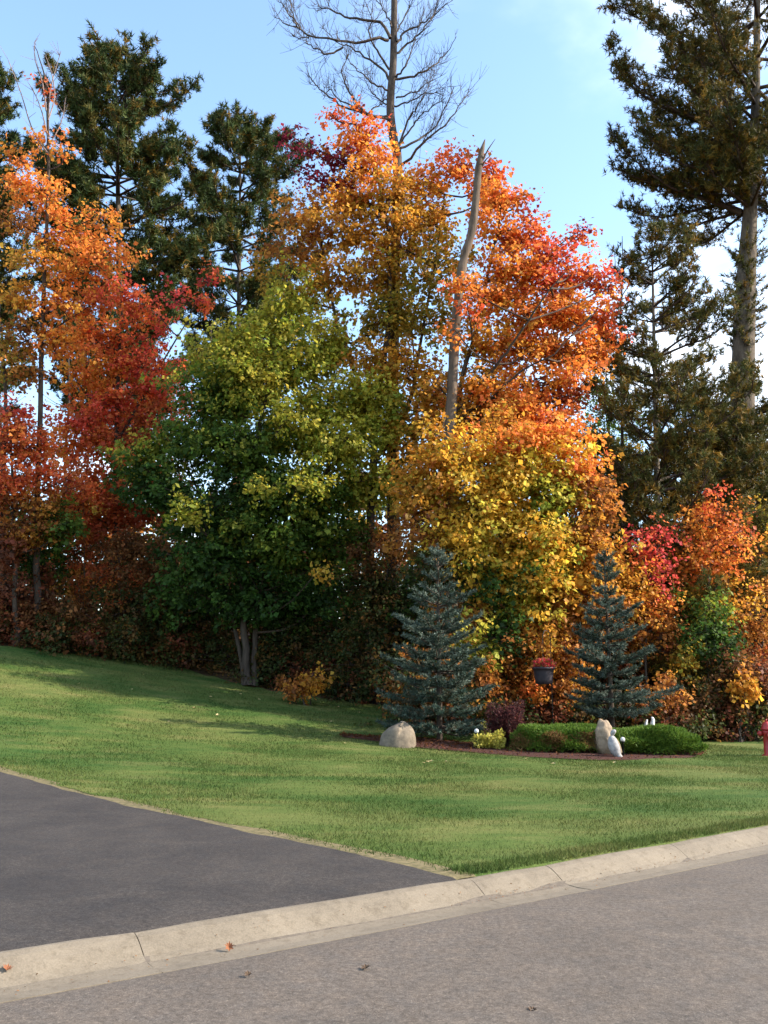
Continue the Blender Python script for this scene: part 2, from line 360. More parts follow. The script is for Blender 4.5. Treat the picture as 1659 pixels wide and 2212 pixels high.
# ------------------------------------------------------------------ leaf and needle fields
PAL = {
 'dgreen': [((.042, .092, .014), 4), ((.065, .122, .016), 3), ((.028, .062, .012), 3)],
 'green':  [((.085, .150, .018), 4), ((.125, .185, .020), 3), ((.22, .24, .022), 2), ((.050, .100, .014), 2)],
 'ygreen': [((.37, .35, .028), 4), ((.48, .40, .032), 3), ((.22, .27, .022), 3), ((.56, .42, .04), 1)],
 'lime':   [((.44, .40, .03), 4), ((.54, .45, .04), 3), ((.28, .31, .025), 2)],
 'yellow': [((.72, .43, .025), 5), ((.68, .34, .02), 3), ((.52, .42, .03), 3), ((.74, .5, .06), 1)],
 'gold':   [((.68, .33, .022), 4), ((.58, .26, .02), 3), ((.46, .28, .02), 2), ((.42, .16, .018), 1)],
 'olive':  [((.31, .22, .018), 4), ((.42, .25, .018), 3), ((.19, .18, .016), 3), ((.55, .27, .018), 1)],
 'orange': [((.76, .26, .026), 5), ((.74, .20, .028), 3), ((.74, .33, .028), 3), ((.62, .14, .026), 1)],
 'rorange':[((.74, .17, .035), 4), ((.62, .18, .020), 3), ((.55, .080, .022), 3)],
 'red':    [((.66, .085, .038), 4), ((.70, .14, .032), 3), ((.44, .036, .03), 1), ((.68, .2, .025), 2)],
 'crimson':[((.22, .014, .032), 4), ((.34, .03, .05), 2), ((.13, .010, .022), 3)],
 'pinkred':[((.66, .075, .06), 4), ((.6, .05, .05), 3), ((.66, .16, .05), 2)],
 'rust':   [((.48, .185, .025), 4), ((.36, .13, .022), 3), ((.56, .25, .024), 2), ((.24, .08, .02), 2)],
 'redrust':[((.52, .11, .026), 4), ((.40, .08, .024), 3), ((.6, .18, .024), 2)],
 'brown':  [((.19, .078, .024), 4), ((.27, .105, .026), 3), ((.12, .055, .018), 3)],
 'dredbr': [((.22, .060, .024), 4), ((.28, .085, .026), 2), ((.12, .042, .020), 3)],
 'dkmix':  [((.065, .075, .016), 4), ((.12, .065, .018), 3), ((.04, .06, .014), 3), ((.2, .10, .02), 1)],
 'barberry': [((.075, .024, .026), 4), ((.115, .038, .035), 2), ((.045, .018, .020), 3)],
 'variegated': [((.58, .50, .12), 4), ((.48, .43, .09), 3), ((.34, .34, .06), 2)],
 'flowers': [((.55, .05, .06), 4), ((.6, .12, .10), 2), ((.5, .24, .06), 2), ((.1, .13, .02), 1)],
 'pine':   [((.036, .060, .018), 4), ((.058, .080, .020), 3), ((.10, .090, .02), 2), ((.20, .12, .02), 1)],
 'wpine':  [((.058, .066, .018), 4), ((.090, .082, .018), 3), ((.15, .105, .02), 3), ((.22, .125, .02), 1)],
 'gpine':  [((.20, .12, .02), 3), ((.13, .095, .018), 3), ((.08, .075, .018), 3)],
 'spruce': [((.060, .086, .064), 4), ((.094, .122, .096), 3), ((.040, .060, .042), 3)],
 'spruceb':[((.055, .090, .065), 4), ((.075, .105, .08), 3), ((.07, .065, .04), 2), ((.04, .062, .045), 2)],
 'juniper':[((.085, .150, .018), 4), ((.125, .19, .024), 3), ((.05, .10, .015), 2)],
 'junbrown':[((.20, .105, .04), 4), ((.14, .08, .03), 3), ((.09, .12, .022), 2)],
}
def pick(pal, n, r):
    p = PAL[pal]; cs = np.array([q[0] for q in p]); w_ = np.array([q[1] for q in p], float)
    return cs[r.choice(len(p), n, p=w_ / w_.sum())]

def leaf_quads(p, D, Nn, Ln, Wd, fold):
    S_ = norm(np.cross(D, Nn)); Nn = np.cross(S_, D)
    Ln = Ln[:, None]; Wd = Wd[:, None]
    f = fold[:, None] * Wd
    v = np.stack([p, p + .5 * Ln * D + .5 * Wd * S_ + f * Nn, p + Ln * D, p + .5 * Ln * D - .5 * Wd * S_ + f * Nn], 1)
    n = len(p); b = np.arange(n)[:, None] * 4
    F = np.concatenate([b + [0, 1, 2], b + [0, 2, 3]], 1).reshape(-1, 3)
    return v.reshape(-1, 3), F

def lobe_field(c, rad, pal, n_leaf, size, r, spray=0.62, per=22, up=0.0, hole=0.0):
    ns = max(3, int(n_leaf / per)); d = norm(r.normal(size=(ns, 3)))
    k = r.normal(size=(5, 3)) * 2.2; ph = r.uniform(0, 6.3, 5)
    bmp = 1 + 0.17 * np.cos(d @ k.T + ph).sum(1)
    rr = r.random(ns) ** 0.42; rr[r.random(ns) < .07] *= 1.28
    cen = c + d * rad * (rr * bmp)[:, None]
    ax = norm(d * [1, 1, .55] + r.normal(size=(ns, 3)) * .45 + [0, 0, up])
    col = pick(pal, ns, r) * (1 + .16 * r.normal(size=(ns, 1)))
    cnt = r.poisson(per, ns); idx = np.repeat(np.arange(ns), cnt); n = len(idx)
    t = r.random(n); A = ax[idx]; side = norm(np.cross(A, [0, 0, 1.0]) + 1e-4)
    sl = (spray * r.uniform(.6, 1.35, ns))[idx]
    lat = (r.random(n) - .5); U = np.cross(side, A)
    p = cen[idx] + A * ((t - .35) * sl)[:, None] + side * (lat * sl * (1.05 - .6 * t))[:, None] + U * (r.normal(size=n) * .09)[:, None]
    D = norm(A * .5 + side * np.sign(lat)[:, None] * .5 + r.normal(size=(n, 3)) * .4 + [0, 0, -.42])
    Nn = norm(r.normal(size=(n, 3)) * .75 + [0, 0, .75] + d[idx] * .55)
    s_ = size * np.clip(r.lognormal(-.05, .32, n), .45, 1.8)
    lc = col[idx]; o2 = r.random(n) < .14; lc[o2] = pick(pal, int(o2.sum()), r)
    lc = (lc * .93 + lc.mean(1, keepdims=True) * .07) * (1 + .15 * r.normal(size=(n, 1))) * (1 + .05 * r.normal(size=(n, 3)))
    v, F = leaf_quads(p, D, Nn, s_, s_ * r.uniform(.75, 1.05, n), r.uniform(-.05, .3, n))
    return v, F, np.repeat(lc, 2, 0), cen

def px_lobe(l, Y, scale=1.0):
    px, py, rx, ry, pal = l[:5]; dens = l[5] if len(l) > 5 else 1.0; dy = l[6] if len(l) > 6 else 0.0
    c = P(px, py, Y + dy); k = (Y + dy) / FPX
    return c, np.array([rx * k, (rx + ry) * .5 * k, ry * k]), pal, dens

def broadleaf(name, label, cat, base, stems, lobes, Y, size=.135, dens=520, group=None, bark='bark', seed=0, spray=.62, twig_every=6, limb_r=.045, spread=0.9, holes=0):
    """stems: list of (polyline, r0, r1); lobes in picture units at depth Y"""
    r = np.random.default_rng(seed + 101)
    root = empty(name, base, label, cat, group)
    SP_ = []
    for k_, (pts, r0, r1) in enumerate(stems):
        g = Geo()
        n = max(6, len(pts) * 4); q = polyline(pts, n); q[1:-1] += r.normal(size=(n - 2, 3)) * (.02 + .25 * r0) * .35
        u = np.linspace(0, 1, n); rad = r0 + (r1 - r0) * u ** .8; rad[0] *= 1.35; g.tubes(q, rad, 8); SP_.append(q)
        link('trunk' if k_ == 0 and r0 > .04 else 'stem', g.mesh('stem', base), M[bark], root)
    allp = np.concatenate(SP_); Vs, Fs, Ts = [], [], []; nv = 0; gb = Geo()
    for l in lobes:
        c, rad, pal, dm = px_lobe(l, Y)
        v, F, tt, cen = lobe_field(c, rad, pal, 2.05 * dens * dm * math.pi * rad[0] * rad[2], size * .80, r, spray)
        Vs.append(v); Fs.append(F + nv); Ts.append(tt); nv += len(v)
        hd = np.hypot(allp[:, 0] - c[0], allp[:, 1] - c[1])
        want = c[2] - .55 * hd; a = allp[np.argmin(np.abs(allp[:, 2] - want) + .15 * hd)]
        mid = (a + c) / 2 + [0, 0, -.08 * np.linalg.norm(c - a)] + r.normal(size=3) * .12
        far = c + (c - a) * .35 / max(1, np.linalg.norm(c - a)) * rad.mean()
        limb = polyline([a, mid, c, far], 9); lr = np.linspace(limb_r * (0.6 + .25 * rad.mean()), .012, 9)
        gb.tubes(limb, lr, 5)
        sel = cen[::twig_every]
        if len(sel):
            st = limb[r.integers(3, 9, len(sel))]; md = (st + sel) / 2 + r.normal(size=sel.shape) * .1 + [0, 0, -.05]
            gb.tubes(np.stack([st, md, sel], 1), np.tile([.016, .011, .005], (len(sel), 1)), 3)
    link('branches', gb.mesh('branches', base), M['twig'], root)['kind'] = 'stuff'
    cr = link('crown', np_mesh('crown', np.concatenate(Vs) - base, np.concatenate(Fs), np.concatenate(Ts)), M['leaf'], root); cr['kind'] = 'stuff'
    return root

def straight(base, top, bend=.25, r=None, n=5):
    r = r or np.random.default_rng(1)
    u = np.linspace(0, 1, n)[:, None]; p = base * (1 - u) + top * u; p[1:-1] += r.normal(size=(n - 2, 3)) * [bend, bend, 0]
    return p
def needle_tris(p, D, Ln, Wd, r):
    S_ = norm(np.cross(D, r.normal(size=D.shape))); w2 = (Wd / 2)[:, None]
    v = np.stack([p - S_ * w2, p + S_ * w2, p + D * Ln[:, None]], 1).reshape(-1, 3)
    return v, np.arange(len(v)).reshape(-1, 3)

def pine(name, label, base, top, profile, Y, n_whorl, per_whorl, seed, pal='pine', tuft=(.20, .03, 20), trunk_r=.3, rise=.15, tip=.35,
         h0=.2, extra=None, trunk_pts=None, twig_step=.34, trunk_tufts=0, bark='pine_bark', clump=None, skip=0.0, tw0=.28):
    """profile(u, azimuth) -> branch length in metres at height fraction u"""
    r = np.random.default_rng(seed); root = empty(name, base, label, 'pine tree'); g = Geo()
    tp = np.asarray(trunk_pts) if trunk_pts is not None else np.stack([base, base * .5 + top * .5, top])
    q = polyline(tp, 24); u = np.linspace(0, 1, 24); g.tubes(q, trunk_r * (1 - .93 * u ** 1.15), 12)
    link('trunk', g.mesh('trunk', base), M[bark], root)
    br = []
    for k in range(n_whorl):
        uu = h0 + (1 - h0) * (k + r.uniform(-.3, .3)) / n_whorl; uu = min(max(uu, h0), .99)
        a0 = r.uniform(0, 6.28)
        for b_ in range(per_whorl):
            if r.random() < skip: continue
            az = a0 + b_ * 6.283 / per_whorl + r.normal() * .35; ln = profile(uu, az) * r.uniform(.55, 1.15)
            if ln < .25: continue
            o = polyline(tp, 101)[int(uu * 100)]; h = np.array([math.cos(az), math.sin(az), 0])
            ri = rise + .5 * max(0, uu - .6) + r.normal() * .06
            pts = np.stack([o, o + h * ln * .35 + [0, 0, ri * ln * .35], o + h * ln * .7 + [0, 0, ri * ln * .62], o + h * ln + [0, 0, ri * ln * .9 + tip * ln * .3]])
            br.append((polyline(pts, 9), ln, .018 + .013 * ln))
    for pts in (extra or []):
        pl = polyline(pts, 9); br.append((pl, np.linalg.norm(pl[-1] - pl[0]), .02 + .012 * np.linalg.norm(pl[-1] - pl[0])))
    gb = Geo(); tp_p, tp_d = [], []; tw = []
    for pl, ln, rb in br:
        gb.tubes(pl, np.linspace(rb, .008, 9), 5)
        nt2 = max(3, int(ln / twig_step) * 2)
        us = r.uniform(tw0, 1.0, nt2)
        for uu in us:
            i0 = int(uu * 8); i0 = min(i0, 7); o = pl[i0] + (pl[i0 + 1] - pl[i0]) * (uu * 8 - i0); T = pl[i0 + 1] - pl[i0]; T = T / np.linalg.norm(T)
            sd = np.array([-T[1], T[0], 0]) * random.choice((-1, 1)); d = T * .75 + sd * r.uniform(.3, .9) + np.array([0, 0, r.uniform(.05, .6)]); d /= np.linalg.norm(d)
            tl = min(.9, .22 * ln + .2) * r.uniform(.5, 1.1) * (1.15 - .6 * uu)
            e = o + d * tl + np.array([0, 0, .12 * tl]); tw.append((o, (o + e) / 2 - [0, 0, .03], e))
            for f_ in (.5, .75, .95, 1.0):
                tp_p.append(o + (e - o) * f_ + r.normal(size=3) * .12 + [0, 0, .05]); dd = d * .6 + [0, 0, .45] + r.normal(size=3) * .55; tp_d.append(dd)
        tp_p.append(pl[-1]); tp_d.append(pl[-1] - pl[-2])
    if trunk_tufts:
        ft = polyline(tp, 200)
        for k in range(trunk_tufts):
            uu = clump[0] + (clump[1] - clump[0]) * r.random() ** 1.3; o = ft[int(uu * 199)]; az = r.uniform(0, 6.28); h = np.array([math.cos(az), math.sin(az), r.uniform(.2, 1.2)])
            e = o + h * r.uniform(.25, .85); tw.append((o, (o + e) / 2, e))
            for f_ in (.5, .8, 1): tp_p.append(o + (e - o) * f_); tp_d.append(h + [0, 0, .4])
    tw = np.array(tw); gb.tubes(tw, np.tile([.014, .010, .005], (len(tw), 1)), 3)
    link('branches', gb.mesh('branches', base), M['twig'], root)['kind'] = 'stuff'
    tp_p = np.array(tp_p); tp_d = norm(np.array(tp_d)); tl, twd, kn = tuft
    n = len(tp_p); idx = np.repeat(np.arange(n), kn); col = pick(pal, n, r) * (1 + .15 * r.normal(size=(n, 1)))
    D = norm(tp_d[idx] * .7 + r.normal(size=(len(idx), 3)) * .75 + [0, 0, .1])
    p = tp_p[idx] - tp_d[idx] * (r.random(len(idx)) * tl * .8)[:, None]
    v, F = needle_tris(p, D, tl * r.uniform(.6, 1.25, len(idx)), twd * r.uniform(.6, 1.3, len(idx)), r)
    cr = link('crown', np_mesh('crown', v - base, F, col[idx] * (1 + .14 * r.normal(size=(len(idx), 1)))), M['needle'], root); cr['kind'] = 'stuff'
    return root

# ------------------------------------------------------------------ the wood: pines
def base_at(px, Y): return onground(px, Y)
def prof_fn(pts, left=1.0, right=1.0, front=1.0):
    us = [p[0] for p in pts]; ls = [p[1] for p in pts]
    def f(u, az):
        v = np.interp(u, us, ls); cx = math.cos(az); k = right if cx > 0 else left
        return v * (1 + (k - 1) * abs(cx)) * (1 + (front - 1) * abs(math.sin(az)))
    return f
# tall red pine, left of centre
b_ = base_at(262, 40); tp_ = P(250, 118, 40)
pine('pine_tree', 'tall dark green pine rising above the orange trees on the left', b_, tp_,
     prof_fn([(0, .3), (.28, 1.2), (.36, 3.2), (.5, 4.1), (.66, 4.6), (.8, 3.9), (.9, 2.7), (1, .6)]), 40, 30, 6, 21, 'pine', (.29, .052, 16), .30, .12, .55, .30, twig_step=.28)
b_ = base_at(505, 45); tp_ = P(520, 262, 45)
pine('pine_tree', 'shorter dark pine in the gap between red and orange maples', b_, tp_,
     prof_fn([(0, .3), (.34, 1.6), (.5, 3.6), (.7, 4.3), (.85, 3.2), (1, .7)], 1.0, 1.1), 45, 22, 6, 22, 'pine', (.30, .054, 16), .24, .10, .5, .34, twig_step=.29)
b_ = base_at(-60, 37); tp_ = P(-70, 60, 37)
pine('pine_tree', 'dark pine cut off by the left edge of the picture', b_, tp_,
     prof_fn([(0, .3), (.3, 2.2), (.5, 2.9), (.7, 2.6), (.85, 2.2), (1, .5)]), 37, 22, 6, 23, 'pine', (.29, .05, 15), .26, .12, .5, .3, twig_step=.24)
# big white pine at the right edge
YW = 30
b_ = base_at(1600, YW); tp_ = P(1640, -420, YW)
tpts = [b_, P(1603, 930, YW), P(1612, 600, YW), P(1622, 430, YW), P(1634, 150, YW), tp_]
def wprof(u, az):
    v = np.interp(u, [0, .08, .11, .22, .25, .575, .585, .62, .66, .72, .80, .9, 1], [0, 0, 2.6, 3.2, 0.0, 0.0, 4.0, 4.9, 3.6, 5.0, 4.9, 3.6, .6])
    return v
ext = []
for q in ([(1600, 462), (1540, 436), (1450, 405), (1370, 345), (1325, 300)], [(1602, 455), (1520, 425), (1420, 400), (1330, 365)], [(1610, 380), (1540, 330), (1470, 300), (1415, 240)],
          [(1620, 300), (1530, 270), (1440, 235), (1350, 175), (1322, 95)], [(1622, 290), (1500, 255), (1400, 205), (1345, 150)], [(1628, 180), (1520, 130), (1420, 60), (1320, 15)],
          [(1628, 150), (1520, 100), (1420, 40), (1330, -20)], [(1610, 420), (1520, 380), (1450, 330), (1400, 320)], [(1612, 340), (1560, 300), (1500, 200), (1470, 120)]):
    ext.append([P(x, y, YW + dy_) for (x, y), dy_ in zip(q, np.linspace(0, random.uniform(-1.5, 1.5), len(q)))])
for q in ([(1590, 900), (1500, 872), (1400, 830), (1300, 800), (1240, 790)], [(1592, 890), (1520, 860), (1450, 800), (1380, 770)]):
    ext.append([P(x, y, YW + dy_) for (x, y), dy_ in zip(q, np.linspace(0, random.uniform(-1.5, 1), len(q)))])
pine('white_pine_tree', 'huge pine with thick bare trunk at the right edge', b_, tp_, wprof, YW, 40, 5, 24, 'wpine', (.20, .034, 16), .50, .02, .55, .08,
     extra=ext, trunk_pts=tpts, twig_step=.17, trunk_tufts=190, clump=(.29, .45), skip=.0, tw0=.12)
# younger pine left of that trunk
YS = 27
b_ = base_at(1425, YS); tp_ = P(1408, 505, YS)
pine('young_pine_tree', 'bushy olive brown pine left of the thick right trunk', b_, tp_,
     prof_fn([(0, .4), (.15, 3.0), (.4, 3.0), (.55, 2.8), (.7, 2.3), (.82, 1.7), (.93, .95), (1, .4)], .85, 1.1), YS, 24, 5, 25, 'wpine', (.18, .032, 16), .16, .28, .5, .12, twig_step=.20, skip=.08)
b_ = base_at(1585, 28); tp_ = P(1590, 900, 28)
pine('young_pine_tree', 'low dark pine in front of the thick right trunk', b_, tp_,
     prof_fn([(0, .6), (.3, 2.3), (.6, 2.0), (.85, 1.2), (1, .4)], 1, 1), 28, 15, 6, 26, 'wpine', (.18, .034, 16), .13, .22, .5, .1, twig_step=.2)

b_ = base_at(1480, 30); tp_ = P(1478, 940, 30)
pine('young_pine_tree', 'low dim pine behind the orange young maple on the right', b_, tp_,
     prof_fn([(0, .6), (.2, 2.4), (.6, 2.0), (.85, 1.2), (1, .4)], 1, 1), 30, 14, 6, 27, 'wpine', (.19, .038, 15), .13, .22, .5, .1, twig_step=.2)
b_ = base_at(1290, 31); tp_ = P(1300, 1010, 31)
pine('young_pine_tree', 'low dim pine behind the yellow maple and right spruce', b_, tp_,
     prof_fn([(0, .6), (.2, 2.2), (.6, 1.9), (.85, 1.2), (1, .4)], 1, 1), 31, 13, 6, 28, 'pine', (.19, .038, 15), .13, .22, .5, .1, twig_step=.2)

# ------------------------------------------------------------------ the wood: broadleaf trees
# green and yellow maple in front
gb_ = hit(535, 1482); Y1 = float(gb_[1]); print('maple depth', Y1)
st = [([gb_, P(528, 1380, Y1), P(520, 1200, Y1 + .1), P(545, 1000, Y1), P(590, 800, Y1), P(625, 640, Y1)], .13, .03),
      ([gb_ + [.18, .1, 0], P(552, 1380, Y1 + .15), P(570, 1220, Y1 + .2), P(640, 1050, Y1 + .3), P(700, 900, Y1 + .2), P(730, 760, Y1)], .10, .025),
      ([gb_ + [-.12, .15, 0], P(510, 1360, Y1 + .2), P(470, 1180, Y1 + .3), P(410, 1020, Y1 + .2), P(360, 960, Y1)], .08, .02)]
lob = [(650, 640, 62, 50, 'lime', .8), (600, 700, 70, 55, 'ygreen', .8), (520, 735, 70, 55, 'lime', .8), (700, 745, 80, 75, 'lime', .9), (440, 770, 50, 50, 'ygreen', .6),
       (600, 810, 130, 90, 'ygreen', 1), (470, 850, 95, 80, 'green', .9), (530, 800, 70, 50, 'ygreen', .7, -.8), (780, 860, 80, 70, 'lime', .9), (840, 920, 60, 50, 'lime', .7),
       (690, 930, 120, 90, 'ygreen', 1), (740, 960, 90, 60, 'ygreen', .6, -1.1), (500, 960, 150, 80, 'green', .9), (400, 950, 95, 50, 'green', .8), (320, 975, 65, 38, 'ygreen', .55), (300, 1000, 60, 40, 'green', .5),
       (620, 900, 60, 40, 'lime', .5, -1.4), (590, 1070, 140, 90, 'green', 1), (760, 1040, 85, 70, 'ygreen', .8), (700, 1090, 95, 70, 'green', .9), (400, 1100, 46, 24, 'ygreen', .8, -1.6),
       (640, 1060, 80, 40, 'ygreen', .5, -1.5), (470, 1090, 120, 70, 'dgreen', .9), (330, 1060, 80, 50, 'dgreen', .7), (620, 1190, 150, 80, 'green', .9), (470, 1200, 120, 80, 'dgreen', .8), (750, 1170, 70, 60, 'green', .7),
       (560, 1300, 140, 70, 'dgreen', .6), (700, 1290, 90, 60, 'dgreen', .6), (400, 1270, 80, 50, 'dgreen', .5), (690, 1230, 14, 16, 'yellow', .9, -1.5)]
broadleaf('maple_tree', 'large green maple turning yellow at its top, front of the wood', 'tree', gb_, st, lob, Y1, .14, 520, seed=1)

# yellow maple behind the two spruces
Y2 = 23.5; b_ = base_at(1085, Y2)
st = [([b_, P(1085, 1380, Y2), P(1080, 1200, Y2), P(1090, 1050, Y2), P(1100, 930, Y2)], .11, .025), ([b_ + [.15, .1, 0], P(1110, 1360, Y2), P(1150, 1200, Y2), P(1200, 1050, Y2)], .08, .02), ([b_ + [-.12, .1, 0], P(1060, 1360, Y2), P(1010, 1200, Y2), P(960, 1060, Y2)], .07, .02)]
lob = [(1075, 940, 65, 45, 'gold', .8, .8), (1130, 960, 90, 60, 'orange', .8), (1000, 1000, 80, 70, 'yellow', 1), (1090, 1030, 100, 80, 'yellow', 1), (1190, 1010, 80, 60, 'yellow', 1), (1245, 1010, 40, 45, 'orange', .8),
       (1200, 1080, 80, 60, 'ygreen', .8), (1250, 1060, 36, 40, 'rust', .7), (1020, 1100, 90, 70, 'yellow', 1), (1120, 1120, 95, 70, 'yellow', 1), (930, 1040, 60, 70, 'gold', .9), (910, 1130, 55, 50, 'rust', .7),
       (1000, 1180, 80, 60, 'yellow', .9), (1090, 1210, 90, 70, 'yellow', 1), (1170, 1190, 80, 70, 'ygreen', .9), (1180, 1150, 60, 40, 'yellow', .7, -.8), (1060, 1270, 75, 60, 'dgreen', .8), (1130, 1290, 90, 60, 'ygreen', .8),
       (1160, 1260, 60, 50, 'yellow', .7, -.7), (1240, 1180, 70, 60, 'gold', .8), (1210, 1280, 80, 70, 'gold', .8), (1270, 1160, 45, 40, 'rust', .7), (1010, 1340, 70, 60, 'rust', .6), (1170, 1370, 90, 60, 'rust', .8), (940, 1230, 60, 60, 'dkmix', .7), (1100, 885, 70, 36, 'orange', .7, 2.2), (1180, 945, 70, 45, 'orange', .7, 1.5), (950, 970, 45, 45, 'gold', .7, 2.4), (1010, 905, 55, 45, 'gold', .7, 2.6), (900, 1060, 55, 55, 'gold', .8), (1280, 1080, 40, 50, 'rust', .7), (1275, 1000, 24, 20, 'orange', .5), (1262, 940, 28, 18, 'orange', .45), (1225, 905, 34, 22, 'orange', .5), (1305, 1110, 26, 26, 'rust', .6), (930, 930, 26, 34, 'gold', .5), (985, 880, 30, 26, 'orange', .5, 2.8), (1300, 1230, 50, 60, 'gold', .8), (1290, 1330, 55, 60, 'rust', .8)]
broadleaf('maple_tree', 'bright yellow maple standing between the two blue spruces', 'tree', b_, st, lob, Y2, .135, 520, seed=2)

# tall orange and olive maple behind the green one, dark red limb on its left
Y3 = 27; b_ = base_at(800, Y3)
st = [([b_, P(800, 1200, Y3), P(812, 900, Y3), P(838, 700, Y3), P(838, 500, Y3), P(800, 330, Y3), P(760, 260, Y3)], .17, .02), ([P(806, 1000, Y3), P(880, 880, Y3), P(905, 760, Y3), P(940, 560, Y3), P(960, 420, Y3)], .09, .02), ([P(812, 900, Y3), P(740, 740, Y3), P(700, 560, Y3), P(680, 440, Y3)], .08, .02)]
lob = [(715, 245, 22, 20, 'rorange', .45), (765, 262, 42, 32, 'rorange', .55), (795, 290, 40, 35, 'rorange', .6), (760, 320, 55, 38, 'orange', .6), (810, 350, 55, 50, 'orange', .8), (640, 300, 36, 12, 'crimson', .7), (685, 325, 36, 14, 'crimson', .8), (735, 350, 36, 18, 'crimson', .8),
       (715, 385, 60, 24, 'crimson', .7), (655, 375, 22, 16, 'crimson', .5), (765, 420, 75, 55, 'orange', .8), (850, 430, 75, 60, 'gold', .9), (925, 390, 60, 42, 'orange', .8), (985, 365, 50, 36, 'rorange', .8), (1060, 375, 36, 36, 'rorange', .8), (1040, 420, 40, 50, 'orange', .8),
       (740, 500, 90, 60, 'gold', .8), (660, 470, 55, 45, 'rust', .7), (640, 540, 60, 50, 'rust', .7), (850, 520, 90, 60, 'gold', .8), (940, 480, 70, 60, 'gold', .8), (780, 590, 90, 60, 'gold', .75), (900, 610, 90, 65, 'olive', .75), (690, 610, 60, 50, 'gold', .7), (960, 560, 50, 50, 'olive', .6),
       (830, 690, 90, 60, 'olive', .75), (930, 700, 70, 60, 'olive', .65), (800, 780, 80, 60, 'gold', .7), (880, 800, 80, 60, 'gold', .75), (930, 860, 60, 60, 'gold', .7), (830, 870, 60, 50, 'ygreen', .7), (905, 930, 60, 50, 'gold', .8), (880, 990, 60, 50, 'gold', .8), (950, 880, 50, 45, 'orange', .6), (860, 1040, 60, 50, 'ygreen', .7), (570, 590, 40, 35, 'olive', .5)]
broadleaf('maple_tree', 'tall orange and olive maple with a dark red limb left of the bare tree', 'tree', b_, st, lob, Y3, .14, 420, seed=3, limb_r=.05)

# orange-red maple spreading to the right of the broken trunk
Y4 = 26; b_ = base_at(990, Y4)
st = [([b_, P(985, 1100, Y4), P(990, 870, Y4), P(1030, 700, Y4), P(1070, 520, Y4), P(1085, 420, Y4)], .13, .02), ([P(988, 890, Y4 - .3), P(1060, 805, Y4 - .8), P(1110, 740, Y4 - 1.3), P(1170, 650, Y4 - 1.8), P(1220, 590, Y4 - 2)], .06, .015),
      ([P(988, 900, Y4 - .3), P(1060, 860, Y4 - .8), P(1130, 800, Y4 - 1.2), P(1200, 760, Y4 - 1.5), P(1290, 670, Y4 - 1.5)], .055, .012), ([P(988, 905, Y4 - .3), P(1090, 850, Y4 - .6), P(1180, 825, Y4 - .6), P(1260, 815, Y4 - .6)], .04, .012)]
lob = [(1070, 440, 45, 50, 'orange', .7), (1120, 430, 34, 30, 'rorange', .6), (1080, 500, 50, 45, 'orange', .7), (1130, 520, 55, 40, 'rorange', .7), (1150, 475, 26, 26, 'red', .4), (1110, 590, 75, 55, 'orange', .9), (1190, 550, 50, 40, 'red', .6), (1235, 510, 34, 24, 'red', .45), (1260, 500, 18, 12, 'crimson', .4),
       (1185, 610, 60, 40, 'red', .7), (1240, 590, 50, 36, 'rorange', .6), (1290, 590, 36, 24, 'red', .4), (1310, 620, 34, 30, 'rorange', .6), (1060, 640, 70, 55, 'orange', .8), (1140, 680, 85, 55, 'orange', .9), (1230, 680, 75, 55, 'orange', .8), (1300, 690, 40, 45, 'rorange', .7), (1335, 720, 16, 20, 'red', .5),
       (1050, 740, 70, 50, 'gold', .7), (1130, 760, 85, 50, 'orange', .8), (1220, 750, 75, 45, 'orange', .8), (1290, 760, 45, 35, 'orange', .6), (1040, 830, 60, 50, 'gold', .7), (1110, 860, 70, 45, 'orange', .8), (1190, 860, 60, 50, 'redrust', .6), (1230, 850, 40, 40, 'redrust', .5), (1170, 930, 60, 45, 'redrust', .6), (1120, 930, 50, 40, 'red', .5), (1040, 920, 60, 40, 'orange', .6), (1070, 850, 60, 40, 'orange', .7, -.6), (1130, 880, 60, 38, 'orange', .7, -1.2), (1195, 905, 50, 36, 'rorange', .6, -.8), (1030, 885, 40, 36, 'gold', .6, .4), (1240, 800, 55, 36, 'orange', .6, -1), (1000, 615, 34, 26, 'orange', .5, -1.6), (985, 715, 26, 22, 'orange', .4, -1.6), (1010, 660, 30, 30, 'rorange', .4, -1.5), (940, 820, 26, 26, 'gold', .4, -1.0)]
broadleaf('maple_tree', 'orange and red maple spreading right behind the broken trunk', 'tree', b_, st, lob, Y4, .135, 540, seed=4)

# slender orange tree far left, thin bare top
Y6 = 28; b_ = base_at(78, Y6)
st = [([b_, P(80, 1200, Y6), P(86, 900, Y6), P(96, 600, Y6), P(104, 380, Y6), P(102, 210, Y6), P(95, 160, Y6), P(75, 100, Y6)], .13, .012), ([b_ + [-1.1, .4, 0], P(5, 1150, Y6), P(12, 900, Y6), P(5, 750, Y6), P(-10, 600, Y6)], .12, .03)]
lob = [(95, 205, 30, 40, 'rorange', .10), (80, 300, 42, 30, 'orange', .45), (140, 330, 26, 22, 'orange', .5), (35, 340, 40, 26, 'orange', .45), (60, 400, 55, 40, 'orange', .7), (110, 430, 50, 40, 'orange', .6), (40, 480, 50, 36, 'rust', .6), (140, 510, 60, 40, 'orange', .7), (205, 470, 50, 36, 'orange', .5), (235, 545, 60, 36, 'orange', .7), (80, 560, 70, 40, 'gold', .6), (180, 590, 80, 40, 'orange', .7), (40, 640, 55, 45, 'gold', .6), (110, 660, 70, 40, 'orange', .7), (210, 650, 60, 36, 'rorange', .6), (50, 720, 50, 40, 'rust', .6), (130, 740, 70, 40, 'orange', .6), (60, 800, 60, 40, 'rust', .5), (20, 780, 40, 50, 'olive', .5)]
broadleaf('slender_tree', 'slender orange tree at far left with a bare twiggy top', 'tree', b_, st, lob, Y6, .135, 400, seed=5, limb_r=.04)
